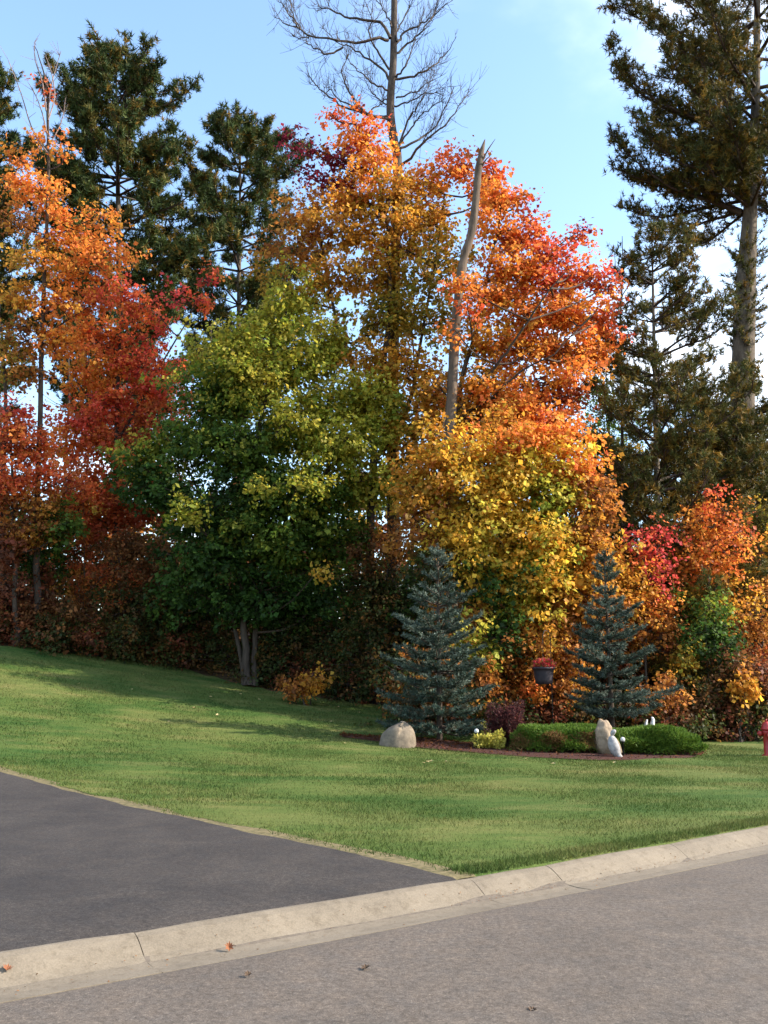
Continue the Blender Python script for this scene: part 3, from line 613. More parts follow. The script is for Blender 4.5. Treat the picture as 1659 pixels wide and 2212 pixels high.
# red maple left
Y7 = 30; b_ = base_at(252, Y7)
st = [([b_, P(250, 1150, Y7), P(252, 900, Y7), P(258, 750, Y7), P(262, 600, Y7)], .15, .03), ([P(251, 960, Y7), P(330, 820, Y7), P(400, 700, Y7), P(450, 610, Y7)], .06, .012)]
lob = [(265, 630, 50, 32, 'red', .5), (300, 670, 45, 28, 'red', .5), (445, 600, 24, 26, 'red', .4), (440, 650, 30, 22, 'red', .4), (385, 650, 34, 22, 'pinkred', .35), (350, 690, 50, 22, 'red', .5), (190, 720, 60, 40, 'orange', .6), (250, 730, 60, 40, 'rorange', .7), (320, 730, 45, 25, 'red', .4), (380, 790, 45, 28, 'red', .5), (300, 790, 60, 40, 'red', .8), (220, 800, 70, 40, 'orange', .7), (340, 830, 60, 36, 'red', .7), (260, 870, 80, 40, 'red', .8), (170, 830, 50, 36, 'orange', .5), (360, 890, 60, 40, 'redrust', .7), (190, 910, 80, 45, 'red', .8), (290, 940, 80, 45, 'redrust', .8), (130, 960, 70, 40, 'orange', .7), (220, 980, 80, 40, 'rorange', .8), (310, 1020, 80, 45, 'redrust', .9), (220, 1060, 80, 50, 'rorange', .8), (300, 1100, 90, 55, 'redrust', .8), (210, 1140, 70, 50, 'redrust', .7), (360, 1060, 60, 50, 'dgreen', .8), (150, 1090, 60, 45, 'rust', .8)]
broadleaf('maple_tree', 'bright red maple left of the big green one', 'tree', b_, st, lob, Y7, .14, 430, seed=6)
Y8 = 27.5; b_ = base_at(30, Y8)
st = [([b_, P(30, 1200, Y8), P(25, 1000, Y8), P(20, 880, Y8)], .09, .02)]
lob = [(30, 900, 50, 40, 'red', .6), (10, 960, 60, 50, 'redrust', .8), (80, 960, 50, 40, 'rorange', .7), (40, 1030, 80, 45, 'rorange', .8), (130, 1040, 60, 40, 'rorange', .7), (80, 1090, 70, 35, 'rust', .6), (0, 1080, 50, 50, 'redrust', .7), (60, 1150, 70, 50, 'rust', .7), (10, 1190, 60, 60, 'dredbr', .9), (130, 1140, 50, 50, 'green', .7)]
broadleaf('maple_sapling', 'low red-orange young maple at the far left edge', 'tree', b_, st, lob, Y8, .135, 430, seed=7)
# distant green tree in the gap on the right
Y9 = 36; b_ = base_at(1320, Y9)
st = [([b_, P(1318, 1100, Y9), P(1315, 900, Y9), P(1310, 800, Y9)], .12, .02)]
lob = [(1290, 850, 55, 40, 'green', .5), (1340, 900, 60, 40, 'green', .6), (1280, 930, 50, 40, 'green', .5), (1320, 990, 70, 45, 'green', .7), (1380, 980, 50, 40, 'olive', .5), (1290, 1060, 70, 45, 'green', .7), (1370, 1070, 60, 45, 'olive', .7)]
broadleaf('slender_tree', 'distant thin green tree in the gap beside the young pine', 'tree', b_, st, lob, Y9, .12, 420, seed=8)
# right-hand group
Y10 = 24.5; b_ = base_at(1530, Y10)
st = [([b_, P(1530, 1400, Y10), P(1535, 1200, Y10), P(1550, 1080, Y10)], .06, .012), ([b_ + [.12, .1, 0], P(1560, 1380, Y10), P(1580, 1200, Y10)], .05, .012)]
lob = [(1548, 1065, 16, 24, 'red', .5), (1565, 1110, 40, 34, 'rorange', .7), (1510, 1115, 36, 30, 'orange', .6), (1545, 1170, 65, 42, 'orange', .9), (1480, 1150, 34, 26, 'rust', .6), (1590, 1150, 26, 40, 'redrust', .6), (1530, 1230, 70, 40, 'orange', .8), (1480, 1210, 45, 40, 'rust', .6), (1560, 1290, 60, 40, 'gold', .8), (1500, 1290, 50, 40, 'olive', .7)]
broadleaf('maple_sapling', 'orange young maple below the huge pine on the right', 'tree', b_, st, lob, Y10, .11, 480, seed=9)
Y11 = 23.8; b_ = base_at(1395, Y11)
st = [([b_, P(1395, 1400, Y11), P(1400, 1270, Y11), P(1428, 1160, Y11)], .045, .01), ([P(1398, 1330, Y11), P(1385, 1240, Y11), P(1370, 1160, Y11)], .03, .01)]
lob = [(1375, 1165, 22, 26, 'pinkred', .8), (1435, 1160, 18, 24, 'pinkred', .8), (1415, 1200, 26, 28, 'pinkred', .8), (1390, 1210, 30, 26, 'rorange', .8), (1425, 1240, 22, 34, 'pinkred', .8), (1370, 1250, 45, 40, 'gold', .9), (1400, 1300, 50, 40, 'orange', .9), (1350, 1310, 40, 45, 'gold', .8), (1430, 1340, 45, 35, 'rust', .8), (1380, 1380, 60, 40, 'rust', .8)]
broadleaf('maple_sapling', 'pink-red tipped young maple right of the right spruce', 'tree', b_, st, lob, Y11, .11, 520, seed=10)
Y12 = 25.5; b_ = base_at(1650, Y12)
st = [([b_, P(1648, 1400, Y12), P(1640, 1250, Y12), P(1635, 1120, Y12)], .05, .01)]
lob = [(1625, 1130, 34, 34, 'olive', .7), (1650, 1170, 40, 40, 'olive', .6), (1615, 1210, 30, 40, 'rust', .6), (1660, 1260, 40, 40, 'rust', .6), (1620, 1290, 40, 40, 'gold', .6), (1650, 1350, 50, 50, 'rust', .8), (1600, 1370, 50, 45, 'rust', .8), (1640, 1420, 50, 40, 'redrust', .8)]
broadleaf('maple_sapling', 'olive and rust young maple at the right edge', 'tree', b_, st, lob, Y12, .11, 480, seed=11)

# ------------------------------------------------------------------ undergrowth, shrub by shrub
def shrub(name, label, px, Y, lobes, seed, size=.10, dens=520, nst=6, cat='shrub', group=None, skirt=True):
    b_ = base_at(px, Y); r = np.random.default_rng(seed)
    if skirt:
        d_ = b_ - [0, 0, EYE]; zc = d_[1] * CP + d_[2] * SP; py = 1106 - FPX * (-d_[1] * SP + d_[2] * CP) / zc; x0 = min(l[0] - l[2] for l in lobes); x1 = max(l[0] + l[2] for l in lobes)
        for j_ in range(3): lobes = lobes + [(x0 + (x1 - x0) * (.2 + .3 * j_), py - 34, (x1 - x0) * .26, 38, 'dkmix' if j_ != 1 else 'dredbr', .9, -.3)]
    st = []
    for k in range(nst):
        l = lobes[r.integers(len(lobes))]; top = P(l[0] + r.uniform(-.6, .6) * l[2], l[1] - r.uniform(-.3, .7) * l[3], Y + r.uniform(-.4, .4))
        bb = b_ + [r.uniform(-.35, .35), r.uniform(-.25, .25), 0]; bb[2] = gz(bb[0], bb[1]) - .02
        st.append((np.stack([bb, bb * .5 + top * .5 + r.normal(size=3) * .1, top]), .025, .007))
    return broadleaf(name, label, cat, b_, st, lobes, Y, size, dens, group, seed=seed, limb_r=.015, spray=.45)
U = [
 ('brown_shrub', 'dark rust-brown shrub in the shade left of the green maple', 300, 28.6, [(300, 1190, 90, 60, 'brown'), (240, 1240, 70, 60, 'redrust', .7), (360, 1240, 70, 60, 'brown'), (300, 1300, 110, 60, 'dkmix')]),
 ('green_shrub', 'dull green shrub near the left edge below the red leaves', 85, 28.8, [(70, 1120, 55, 45, 'green', .8), (110, 1150, 50, 45, 'dgreen'), (80, 1210, 65, 45, 'dgreen'), (120, 1230, 40, 40, 'green', .6)]),
 ('slim_red_sapling', 'slim upright red-orange sapling between two dark shrubs on the left', 165, 28.9, [(165, 1080, 28, 40, 'rorange'), (172, 1140, 26, 40, 'rorange'), (160, 1200, 24, 40, 'redrust'), (160, 1270, 30, 45, 'rust', .7)]),
 ('brown_shrub', 'reddish brown low shrub at the bottom left corner of the wood', 50, 28.2, [(40, 1280, 80, 50, 'dredbr'), (0, 1330, 60, 60, 'dredbr'), (90, 1340, 80, 50, 'brown'), (40, 1380, 90, 40, 'dredbr')]),
 ('brown_shrub', 'low brown shrub with a few yellow leaves beside the left lawn edge', 205, 28.0, [(160, 1340, 60, 50, 'brown'), (200, 1370, 60, 30, 'ygreen', .4), (250, 1370, 70, 40, 'dkmix'), (140, 1390, 80, 28, 'dkmix')]),
 ('dark_shrub', 'very dark green shrub behind the green maple stems', 370, 28.4, [(360, 1340, 100, 60, 'dkmix'), (440, 1380, 80, 55, 'dkmix'), (330, 1400, 90, 40, 'dkmix'), (420, 1310, 90, 50, 'dgreen')]),
 ('dark_shrub', 'dark shrub just right of the green maple stems', 640, 27.6, [(620, 1380, 80, 60, 'dkmix'), (700, 1400, 80, 60, 'dkmix'), (660, 1330, 90, 50, 'dgreen', .7), (580, 1430, 60, 50, 'dkmix'), (730, 1460, 80, 45, 'dkmix')]),
 ('brown_shrub', 'tall rust-brown shrub between green maple and left spruce', 810, 26.4, [(780, 1200, 50, 50, 'brown', .7), (850, 1180, 50, 60, 'rust', .7), (810, 1270, 70, 60, 'dkmix'), (880, 1290, 70, 60, 'dgreen', .8), (830, 1360, 90, 60, 'dkmix'), (800, 1440, 90, 60, 'dkmix')]),
 ('orange_shrub', 'orange-leaved low shrub behind the foot of the left spruce', 960, 22.3, [(880, 1450, 60, 40, 'dkmix'), (960, 1450, 70, 50, 'rust', .7), (1040, 1460, 50, 50, 'rust', .7), (940, 1510, 90, 36, 'dkmix'), (1010, 1520, 70, 30, 'rust', .8), (880, 1500, 50, 30, 'rust', .4)]),
 ('lime_sapling', 'yellow-green sapling showing through right side of the left spruce', 1045, 22.6, [(1015, 1370, 40, 40, 'lime', .7), (1050, 1420, 34, 40, 'lime', .7), (1005, 1410, 30, 30, 'ygreen', .6), (1090, 1370, 40, 60, 'dgreen', .8)]),
 ('orange_shrub', 'rusty orange shrub behind the hanging flower pot', 1160, 22.9, [(1110, 1430, 50, 50, 'rust'), (1170, 1400, 60, 50, 'gold', .8), (1230, 1420, 50, 50, 'rust'), (1140, 1490, 60, 40, 'orange', .6), (1200, 1490, 60, 40, 'rust', .8), (1100, 1500, 50, 36, 'rust', .8), (1250, 1480, 50, 40, 'gold', .6)]),
 ('orange_shrub', 'orange shrub below the right side of the right spruce', 1420, 22.6, [(1400, 1520, 50, 34, 'rust'), (1440, 1500, 50, 40, 'rust', .8), (1370, 1540, 60, 30, 'dkmix'), (1470, 1540, 60, 36, 'brown')]),
 ('green_shrub', 'green shrub among orange saplings right of the right spruce', 1530, 23.6, [(1530, 1310, 45, 40, 'green', .8), (1510, 1370, 50, 45, 'dgreen'), (1560, 1400, 50, 45, 'dgreen'), (1480, 1430, 50, 45, 'olive', .8), (1540, 1460, 60, 40, 'dkmix')]),
 ('brown_shrub', 'dark brown shrub along the wood edge at lower right', 1590, 23.2, [(1500, 1520, 60, 45, 'dkmix'), (1570, 1530, 60, 45, 'brown'), (1640, 1530, 60, 45, 'dkmix'), (1600, 1450, 70, 45, 'brown', .8), (1660, 1470, 50, 50, 'dredbr')]),
 ('yellow_shrub', 'small golden yellow shrub near the right edge of the wood', 1605, 22.6, [(1605, 1475, 26, 26, 'gold', 1), (1600, 1500, 26, 20, 'gold', .9)]),
 ('fern_like_sapling', 'small gold and orange sapling at the lawn edge right of the maple stems', 645, 24.6, [(620, 1475, 24, 14, 'rust', .9), (640, 1495, 22, 14, 'rust', 1), (675, 1465, 26, 14, 'gold', .9), (690, 1480, 20, 12, 'gold', .9), (655, 1480, 30, 16, 'rust', .6)]),
]
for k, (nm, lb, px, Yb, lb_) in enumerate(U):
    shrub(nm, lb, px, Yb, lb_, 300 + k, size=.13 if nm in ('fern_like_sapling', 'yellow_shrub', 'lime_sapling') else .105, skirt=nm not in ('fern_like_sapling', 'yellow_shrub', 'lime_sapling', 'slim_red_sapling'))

# the wood behind, one mass of leaves and thin stems
r = np.random.default_rng(77); Vs, Fs, Ts = [], [], []; nv = 0; gb = Geo()
for k in range(290):
    Yk = r.uniform(33, 50); pxk = r.uniform(-150, 1800); top = np.interp(pxk, [-150, 400, 800, 1200, 1800], [1090, 1030, 1000, 1060, 1090]) + r.uniform(-40, 150)
    low = 1420; pyk = top + (low - top) * r.random() ** 1.1
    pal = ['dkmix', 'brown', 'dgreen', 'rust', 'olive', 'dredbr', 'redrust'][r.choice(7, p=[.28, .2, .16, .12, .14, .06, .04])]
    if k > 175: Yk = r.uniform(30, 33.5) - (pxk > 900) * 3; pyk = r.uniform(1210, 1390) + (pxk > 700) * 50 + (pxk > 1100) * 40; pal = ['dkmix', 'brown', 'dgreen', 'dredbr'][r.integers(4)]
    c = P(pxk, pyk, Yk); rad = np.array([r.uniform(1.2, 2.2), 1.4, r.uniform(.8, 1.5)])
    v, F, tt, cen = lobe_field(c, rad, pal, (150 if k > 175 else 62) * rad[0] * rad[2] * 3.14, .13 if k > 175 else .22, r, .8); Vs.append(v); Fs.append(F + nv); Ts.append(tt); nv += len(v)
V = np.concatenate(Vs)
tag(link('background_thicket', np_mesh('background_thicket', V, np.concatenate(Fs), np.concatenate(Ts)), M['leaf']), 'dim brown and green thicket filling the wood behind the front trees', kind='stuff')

# slim trunks standing in the wood
for k, (px, Yk, top, r0, lab) in enumerate([(8, 33, 640, .16, 'dark straight trunk at the left edge behind red leaves'), (185, 34, 760, .07, 'thin dark trunk between the slender orange tree and the red maple'), (150, 36, 700, .09, 'thin grey trunk in the red leaves on the left'), (465, 36, 700, .08, 'thin trunk seen in the gap left of the green maple top'), (895, 29, 700, .07, 'thin dark leaning trunk right of the bare tree foot')]):
    b_ = base_at(px, Yk); root = empty('slim_trunk_tree', b_, lab, 'tree'); r = np.random.default_rng(400 + k)
    tpx = P(px + r.uniform(-15, 15), top, Yk); q = polyline(straight(b_, tpx, .1, r), 14); g = Geo(); g.tubes(q, np.linspace(r0, r0 * .35, 14), 7)
    link('trunk', g.mesh('trunk', b_), M['bark'], root); gb = Geo()
    for j_ in range(9):
        o = q[r.integers(5, 14)]; e = o + np.array([r.normal() * .9, r.normal() * .5, r.uniform(.2, .9)]); gb.tubes(np.stack([o, (o + e) / 2 + [0, 0, -.08], e]), np.array([.022, .014, .006]), 4)
    link('branches', gb.mesh('branches', b_), M['twig'], root)['kind'] = 'stuff'

# ------------------------------------------------------------------ bare tree and broken trunk
def zp(x, y): return (1000 + x / 1.508) / 1.8517, (y / 1.508) / 1.8517       # traced points of the upper picture
YB = 28
b_ = base_at(850, YB); root = empty('bare_tree', b_, 'leafless tree rising from the orange crowns into the sky', 'tree'); r = np.random.default_rng(5)
tpts = [b_, P(850, 1150, YB), P(848, 900, YB), P(850, 780, YB), P(853, 620, YB)] + [P(*zp(x, y), YB) for x, y in [(890, 1000), (868, 850), (848, 690), (850, 550), (863, 400), (868, 200), (870, 0), (868, -250), (860, -600), (850, -900)]]
q = polyline(tpts, 80); g = Geo(); g.tubes(q, np.interp(np.linspace(0, 1, 80), [0, .3, .6, .85, 1], [.22, .17, .135, .105, .03]), 9)
link('trunk', g.mesh('trunk', b_), M['bare_bark'], root)
limbs = [[(832, 242), (770, 235), (650, 258), (520, 240), (360, 215), (280, 170), (190, 130), (145, 90)], [(290, 170), (240, 90), (150, -20)], [(300, 175), (250, 60), (238, -40)], [(360, 217), (300, 230), (250, 210)],
         [(838, 480), (790, 410), (700, 345), (600, 290), (530, 250), (420, 165)], [(560, 285), (470, 325), (390, 290), (340, 255), (360, 190)], [(845, 230), (790, 135), (660, 115), (560, 95), (480, 55), (420, 40), (395, -30)],
         [(832, 545), (740, 500), (680, 450), (600, 370), (575, 290)], [(835, 718), (700, 680), (620, 590), (570, 500), (560, 400), (600, 330)], [(720, 680), (790, 630), (832, 590)], [(880, 478), (1000, 450), (1100, 400), (1180, 320), (1245, 220)],
         [(885, 320), (960, 260), (1050, 170), (1110, 80), (1150, -30)], [(885, 260), (930, 200), (1020, 150), (1120, 80), (1240, -20)], [(880, 590), (980, 560), (1060, 510), (1130, 450)], [(890, 900), (980, 760), (1060, 680), (1180, 590)],
         [(900, 1030), (1020, 890), (1080, 830), (1180, 740), (1270, 640), (1320, 530)], [(880, 470), (930, 400), (990, 260), (1020, 130)], [(840, 420), (760, 300), (720, 200), (730, 100), (690, 0)], [(850, 160), (810, 60), (740, -40)], [(885, 250), (900, 150), (960, 50), (970, -40)],
         [(905, 900), (1000, 850), (1100, 770), (1200, 600), (1230, 520)], [(895, 880), (960, 720), (1010, 640), (1060, 560), (1090, 500)], [(840, 640), (780, 600), (720, 540), (690, 470)], [(870, 640), (960, 610), (1090, 560), (1180, 570)],
         [(835, 700), (740, 700), (640, 650), (540, 600), (480, 540), (440, 600)], [(700, 690), (560, 640), (450, 560), (390, 500), (350, 460)]]
gb = Geo()
for lm in limbs:
    dyv = np.cumsum(r.normal(size=len(lm)) * .25); pts = np.stack([P(*zp(x, y), YB + d_) for (x, y), d_ in zip(lm, dyv)])
    ln = np.linalg.norm(np.diff(pts, axis=0), axis=1).sum(); n = 18; pl = polyline(pts, n); pl[1:-1] += r.normal(size=(n - 2, 3)) * .025
    r0 = .016 + .010 * ln; gb.tubes(pl, np.linspace(r0, .008, n), 5)
    for k in range(int(7 + 6 * ln)):
        i0 = r.integers(4, n - 1); o = pl[i0]; T = pl[i0 + 1 if i0 < n - 1 else i0] - pl[i0 - 1]; T /= np.linalg.norm(T)
        d = T * .7 + r.normal(size=3) * .55 + [0, 0, .38]; d /= np.linalg.norm(d); tl = r.uniform(.3, 1.1)
        e1 = o + d * tl * .5 + r.normal(size=3) * .05; e2 = o + d * tl + [0, 0, .18 * tl]; gb.tubes(np.stack([o, e1, e2]), np.array([.009, .007, .0045]), 3)
        for m_ in range(2):
            d2 = d * .8 + r.normal(size=3) * .5 + [0, 0, .25]; d2 /= np.linalg.norm(d2); t2 = r.uniform(.15, .5); gb.tubes(np.stack([e1, e1 + d2 * t2 * .5, e1 + d2 * t2 + [0, 0, .08]]), np.array([.006, .005, .0035]), 3)
link('branches', gb.mesh('branches', b_), M['bare_bark'], root)['kind'] = 'stuff'

# twiggy top of the slender orange tree and twigs beside the young pine are trees' own ends
YT = 25
sn = [hit(975, 1515), P(975, 1200, YT), P(972, 960, YT), P(976, 850, YT), P(982, 740, YT), P(990, 640, YT), P(1002, 560, YT), P(1018, 505, YT), P(1027, 440, YT), P(1033, 370, YT), P(1040, 330, YT), P(1048, 300, YT)]
sn[0] = base_at(976, YT); b_ = sn[0]; root = empty('broken_dead_tree', b_, 'pale broken dead trunk with a pointed top', 'dead tree'); r = np.random.default_rng(8)
q = polyline(sn, 70); u = np.linspace(0, 1, 70); rad = np.interp(u, [0, .25, .5, .7, .86, .93, 1], [.20, .16, .135, .125, .10, .07, .006]) * (1 + .05 * r.normal(size=70)); rad[-1] = .004
g = Geo(); g.tubes(q, rad, 11); link('trunk', g.mesh('trunk', b_), M['dead_wood'], root)
for (x0, y0, x1, y1) in [(968, 880, 955, 930), (985, 760, 1005, 700), (1000, 565, 992, 520), (1040, 350, 1070, 300), (1040, 360, 1060, 335), (975, 850, 940, 820)]:
    a, e = P(x0, y0, YT), P(x1, y1, YT - .3); gs = Geo(); gs.tubes(np.stack([a, (a + e) / 2 + [0, 0, .05], e]), np.array([.035, .022, .006]), 5); link('branch_stub', gs.mesh('branch_stub', b_), M['dead_wood'], root)

# thin twigs of dead top near the young pine
b_ = base_at(1345, 29); root = empty('bare_sapling', b_, 'thin bare twigs sticking up left of the young pine', 'tree'); g = Geo(); r = np.random.default_rng(9)
q = polyline([b_, P(1345, 1000, 29), P(1340, 700, 29), P(1345, 600, 29), P(1344, 510, 29)], 20); g.tubes(q, np.linspace(.07, .01, 20), 6); link('trunk', g.mesh('trunk', b_), M['bare_bark'], root); gb = Geo()
for a_, m_, e_ in [((1342, 620), (1330, 580), (1326, 530)), ((1344, 590), (1360, 555), (1372, 540)), ((1344, 560), (1336, 545), (1330, 540)), ((1343, 640), (1375, 590), (1390, 575))]:
    gb.tubes(np.stack([P(*a_, 29), P(*m_, 29), P(*e_, 29)]), np.array([.02, .014, .008]), 4)
link('branches', gb.mesh('branches', b_), M['bare_bark'], root)['kind'] = 'stuff'
# bare top twigs of the slender tree
o = [q_ for q_ in bpy.data.objects if q_.get('label', '').startswith('slender orange tree')][0]; gb = Geo(); r = np.random.default_rng(10); b_ = np.array(o.location)
for lm in [[(102, 330), (70, 280), (45, 200), (18, 130)], [(104, 280), (108, 200), (120, 150), (132, 110)], [(100, 240), (92, 180), (76, 130), (74, 92)], [(104, 300), (90, 240), (70, 190)], [(104, 260), (118, 210), (112, 160), (98, 120)], [(103, 320), (130, 270), (140, 230)]]:
    pl = polyline([P(x, y, Y6 + r.normal() * .15) for x, y in lm], 10); gb.tubes(pl, np.linspace(.03, .010, 10), 4)
    for k in range(9):
        a = pl[r.integers(2, 10)]; d = r.normal(size=3) * .22 + [0, 0, .3]; gb.tubes(np.stack([a, a + d * .5, a + d * r.uniform(.7, 1.4)]), np.array([.010, .008, .005]), 3)
link('top_twigs', gb.mesh('top_twigs', b_), M['pale_twig'], o)['kind'] = 'stuff'

# ------------------------------------------------------------------ blue spruces
def spruce(label, base, H, width, seed, gaps=(), pal='spruce', low_pal=None, low=0.0, lean=(0, 0), bare=.1, long_right=None):
    r = np.random.default_rng(seed); root = empty('blue_spruce', base, label, 'spruce tree'); g = Geo()
    top = base + np.array([lean[0], lean[1], H]); q = polyline([base - [0, 0, .05], base * .5 + top * .5, top], 16); g.tubes(q, np.linspace(.075, .012, 16), 8)
    link('trunk', g.mesh('trunk', base), M['bark'], root); gb = Geo(); Np, Nd, Nc = [], [], []
    nl = 14
    for k in range(nl):
        u = bare + (1 - bare) * (k / nl) ** .95; o0 = base + (top - base) * u
        Rk = width * np.interp(u, [0, .1, .22, .45, .7, .88, 1], [.6, .9, 1.0, .78, .46, .24, .07]) * r.uniform(.62, 1.18)
        nb = int(np.interp(u, [0, 1], [13, 6])); a0 = r.uniform(0, 6.28)
        for j in range(nb):
            az = a0 + j * 6.283 / nb + r.normal() * .2; ln = Rk * r.uniform(.62, 1.12)
            if long_right and u < .25 and abs(math.cos(az) - 1) < .12: ln *= long_right
            o = o0 + [0, 0, r.normal() * .035]; h = np.array([math.cos(az), math.sin(az), 0]); ri = np.interp(u, [0, .3, .7, 1], [-.10, .05, .35, 1.0])
            pts = polyline(np.stack([o, o + h * ln * .5 + [0, 0, ri * ln * .45 - .04 * ln], o + h * ln + [0, 0, ri * ln * .9 + .13 * ln]]), 8); gb.tubes(pts, np.linspace(.02, .006, 8), 4)
            sg = [(pts[0] * .6 + pts[3] * .4, pts[-1])]; nt_w = max(4, int(ln / .055))
            for m_ in range(nt_w):
                f = r.uniform(.25, .98) * 7; i0 = min(int(f), 6); a = pts[i0] + (pts[i0 + 1] - pts[i0]) * (f - i0); T = norm(pts[i0 + 1] - pts[i0]); sd = np.array([-T[1], T[0], 0]) * (1 if m_ % 2 else -1)
                d = norm(T * .8 + sd * .75 + [0, 0, r.uniform(-.12, .3)]); tl = (.12 + .30 * ln * (1 - f / 7.6)) * r.uniform(.7, 1.15); sg.append((a, a + d * tl))
            for a, e in sg:
                ll = np.linalg.norm(e - a); n = max(7, int(ll * 130)); f = r.random((n, 1)); T = (e - a) / ll; rd = r.normal(size=(n, 3)); rd -= (rd @ T)[:, None] * T
                Np.append(a + (e - a) * f); Nd.append(norm(norm(rd) * .9 + T * .75 + [0, 0, .15])); pl_ = low_pal if (low_pal and u < low) else pal
                Nc.append(np.repeat(pick(pl_, 1, r) * (1 + .14 * r.normal()), n, 0))
    n = 60; Np.append(np.repeat(top[None], n, 0) - np.array([0, 0, 1]) * r.random((n, 1)) * .35); Nd.append(norm(r.normal(size=(n, 3)) * .7 + [0, 0, 1])); Nc.append(pick(pal, n, r))
    Np = np.concatenate(Np); Nd = np.concatenate(Nd); Nc = np.concatenate(Nc); n = len(Np)
    v, F = needle_tris(Np, Nd, r.uniform(.055, .10, n), r.uniform(.016, .027, n), r)
    link('branches', gb.mesh('branches', base), M['twig'], root)['kind'] = 'stuff'
    cr = link('crown', np_mesh('crown', v - base, F, Nc * (1 + .14 * r.normal(size=(n, 1)))), M['spruce'], root); cr['kind'] = 'stuff'; print('spruce needles', n)
b1 = hit(950, 1604); H1 = P(950, 1176, b1[1])[2] - b1[2]
spruce('left blue spruce standing in the bed just right of the boulder', b1, H1, 1.38, 31, pal='spruce', low_pal='spruceb', low=.28, bare=.07)
b2 = onground(1318, 20.9); H2 = P(1315, 1190, b2[1])[2] - b2[2]
spruce('right blue spruce with a long low branch reaching right', b2, H2, 1.2, 32, bare=.16, long_right=1.4)

# ------------------------------------------------------------------ clipped junipers, barberries, small plants in the bed
def mound(name, label, cat, pxl, pxr, pyt, pyb, depth, n, pal, seed, size=.085, wd=.02, top_pal=None, patch=None, rough=.12, leafy=False):
    r = np.random.default_rng(seed); a = hit(pxl, pyb); c_ = hit(pxr, pyb); cb = (a + c_) / 2; cb[1] += depth * .5; cb[2] = gz(cb[0], cb[1])
    k = cb[1] / FPX; hw = (pxr - pxl) / 2 * k; ht = P((pxl + pxr) / 2, pyt, cb[1])[2] - cb[2]
    root = empty(name, cb, label, cat); g = Geo()
    d = r.normal(size=(n, 3)); d[:, 2] = np.abs(d[:, 2]) * 1.1 - .25; d = norm(d)
    e = 4.5; sc = 1 / (np.abs(d) ** e).sum(1) ** (1 / e); shell = 1 - .55 * r.random(n) ** 2.2
    kx = r.normal(size=(9, 3)) * 5; ph = r.uniform(0, 6.3, 9); bm_ = 1 + rough * np.cos(d @ kx.T + ph).sum(1) / 2.5
    p = d * (sc * shell * bm_)[:, None] * [hw, depth / 2, ht * .62] + [0, 0, ht * .36]; p[:, 2] = np.maximum(p[:, 2], .02)
    col = pick(pal, n, r); blob = np.cos(p[:, 0] * 9 + 1) + np.cos(p[:, 1] * 7 + p[:, 2] * 11) + r.normal(size=n) * .6
    if patch: m_ = (blob > patch[1]) & (p[:, 2] < ht * .80); col[m_] = pick(patch[0], int(m_.sum()), r)
    col = col * (1 + .16 * r.normal(size=(n, 1)))
    st = []
    for k_ in range(26):
        t_ = p[r.integers(n)]; st.append(np.stack([[r.normal() * hw * .2, r.normal() * depth * .1, 0], t_ * [.5, .5, .45], t_]))
    gb = Geo(); gb.tubes(np.array(st), np.tile([.018, .012, .006], (26, 1)), 4); link('stems', gb.mesh('stems', (0, 0, 0)), M['twig'], root)['kind'] = 'stuff'
    if leafy:
        D = norm(d + r.normal(size=(n, 3)) * .6 + [0, 0, .2]); v, F = leaf_quads(p, D, norm(r.normal(size=(n, 3)) + [0, 0, .5]), size * r.uniform(.6, 1.3, n), size * .6 * r.uniform(.6, 1.2, n), r.uniform(0, .3, n)); col = np.repeat(col, 2, 0)
    else:
        D = norm(d * .8 + r.normal(size=(n, 3)) * .6 + [0, 0, .45]); v, F = needle_tris(p, D, size * r.uniform(.6, 1.5, n), wd * r.uniform(.7, 1.3, n), r)
    cr = link('crown', np_mesh('crown', v, F, col), M['leaf' if leafy else 'needle'], root); cr['kind'] = 'stuff'
    return cb
mound('clipped_juniper', 'green juniper hedge with brown patches left of the statue', 'hedge', 1128, 1294, 1568, 1632, 1.0, 42000, 'juniper', 41, size=.055, patch=('junbrown', .35), rough=.12)
mound('clipped_juniper', 'wide green juniper hedge right of the statue', 'hedge', 1338, 1514, 1575, 1636, 1.1, 46000, 'juniper', 42, size=.055, rough=.12)
mound('barberry', 'dark maroon barberry beside the yellow-green plant', 'shrub', 1062, 1136, 1524, 1624, .7, 7000, 'barberry', 43, size=.05, rough=.3, leafy=True)
mound('barberry', 'dark purple-brown low shrub under the right spruce', 'shrub', 1222, 1345, 1512, 1580, .7, 8000, 'barberry', 44, size=.05, rough=.3, leafy=True)
mound('barberry', 'brownish green low shrub behind the hedge and barberry', 'shrub', 1120, 1215, 1508, 1572, .7, 5000, 'dkmix', 45, size=.06, rough=.3, leafy=True)
mound('variegated_plant', 'low yellow-green plant beside the left globe light', 'plant', 1036, 1084, 1590, 1624, .4, 2200, 'variegated', 46, size=.075, rough=.35, leafy=True)
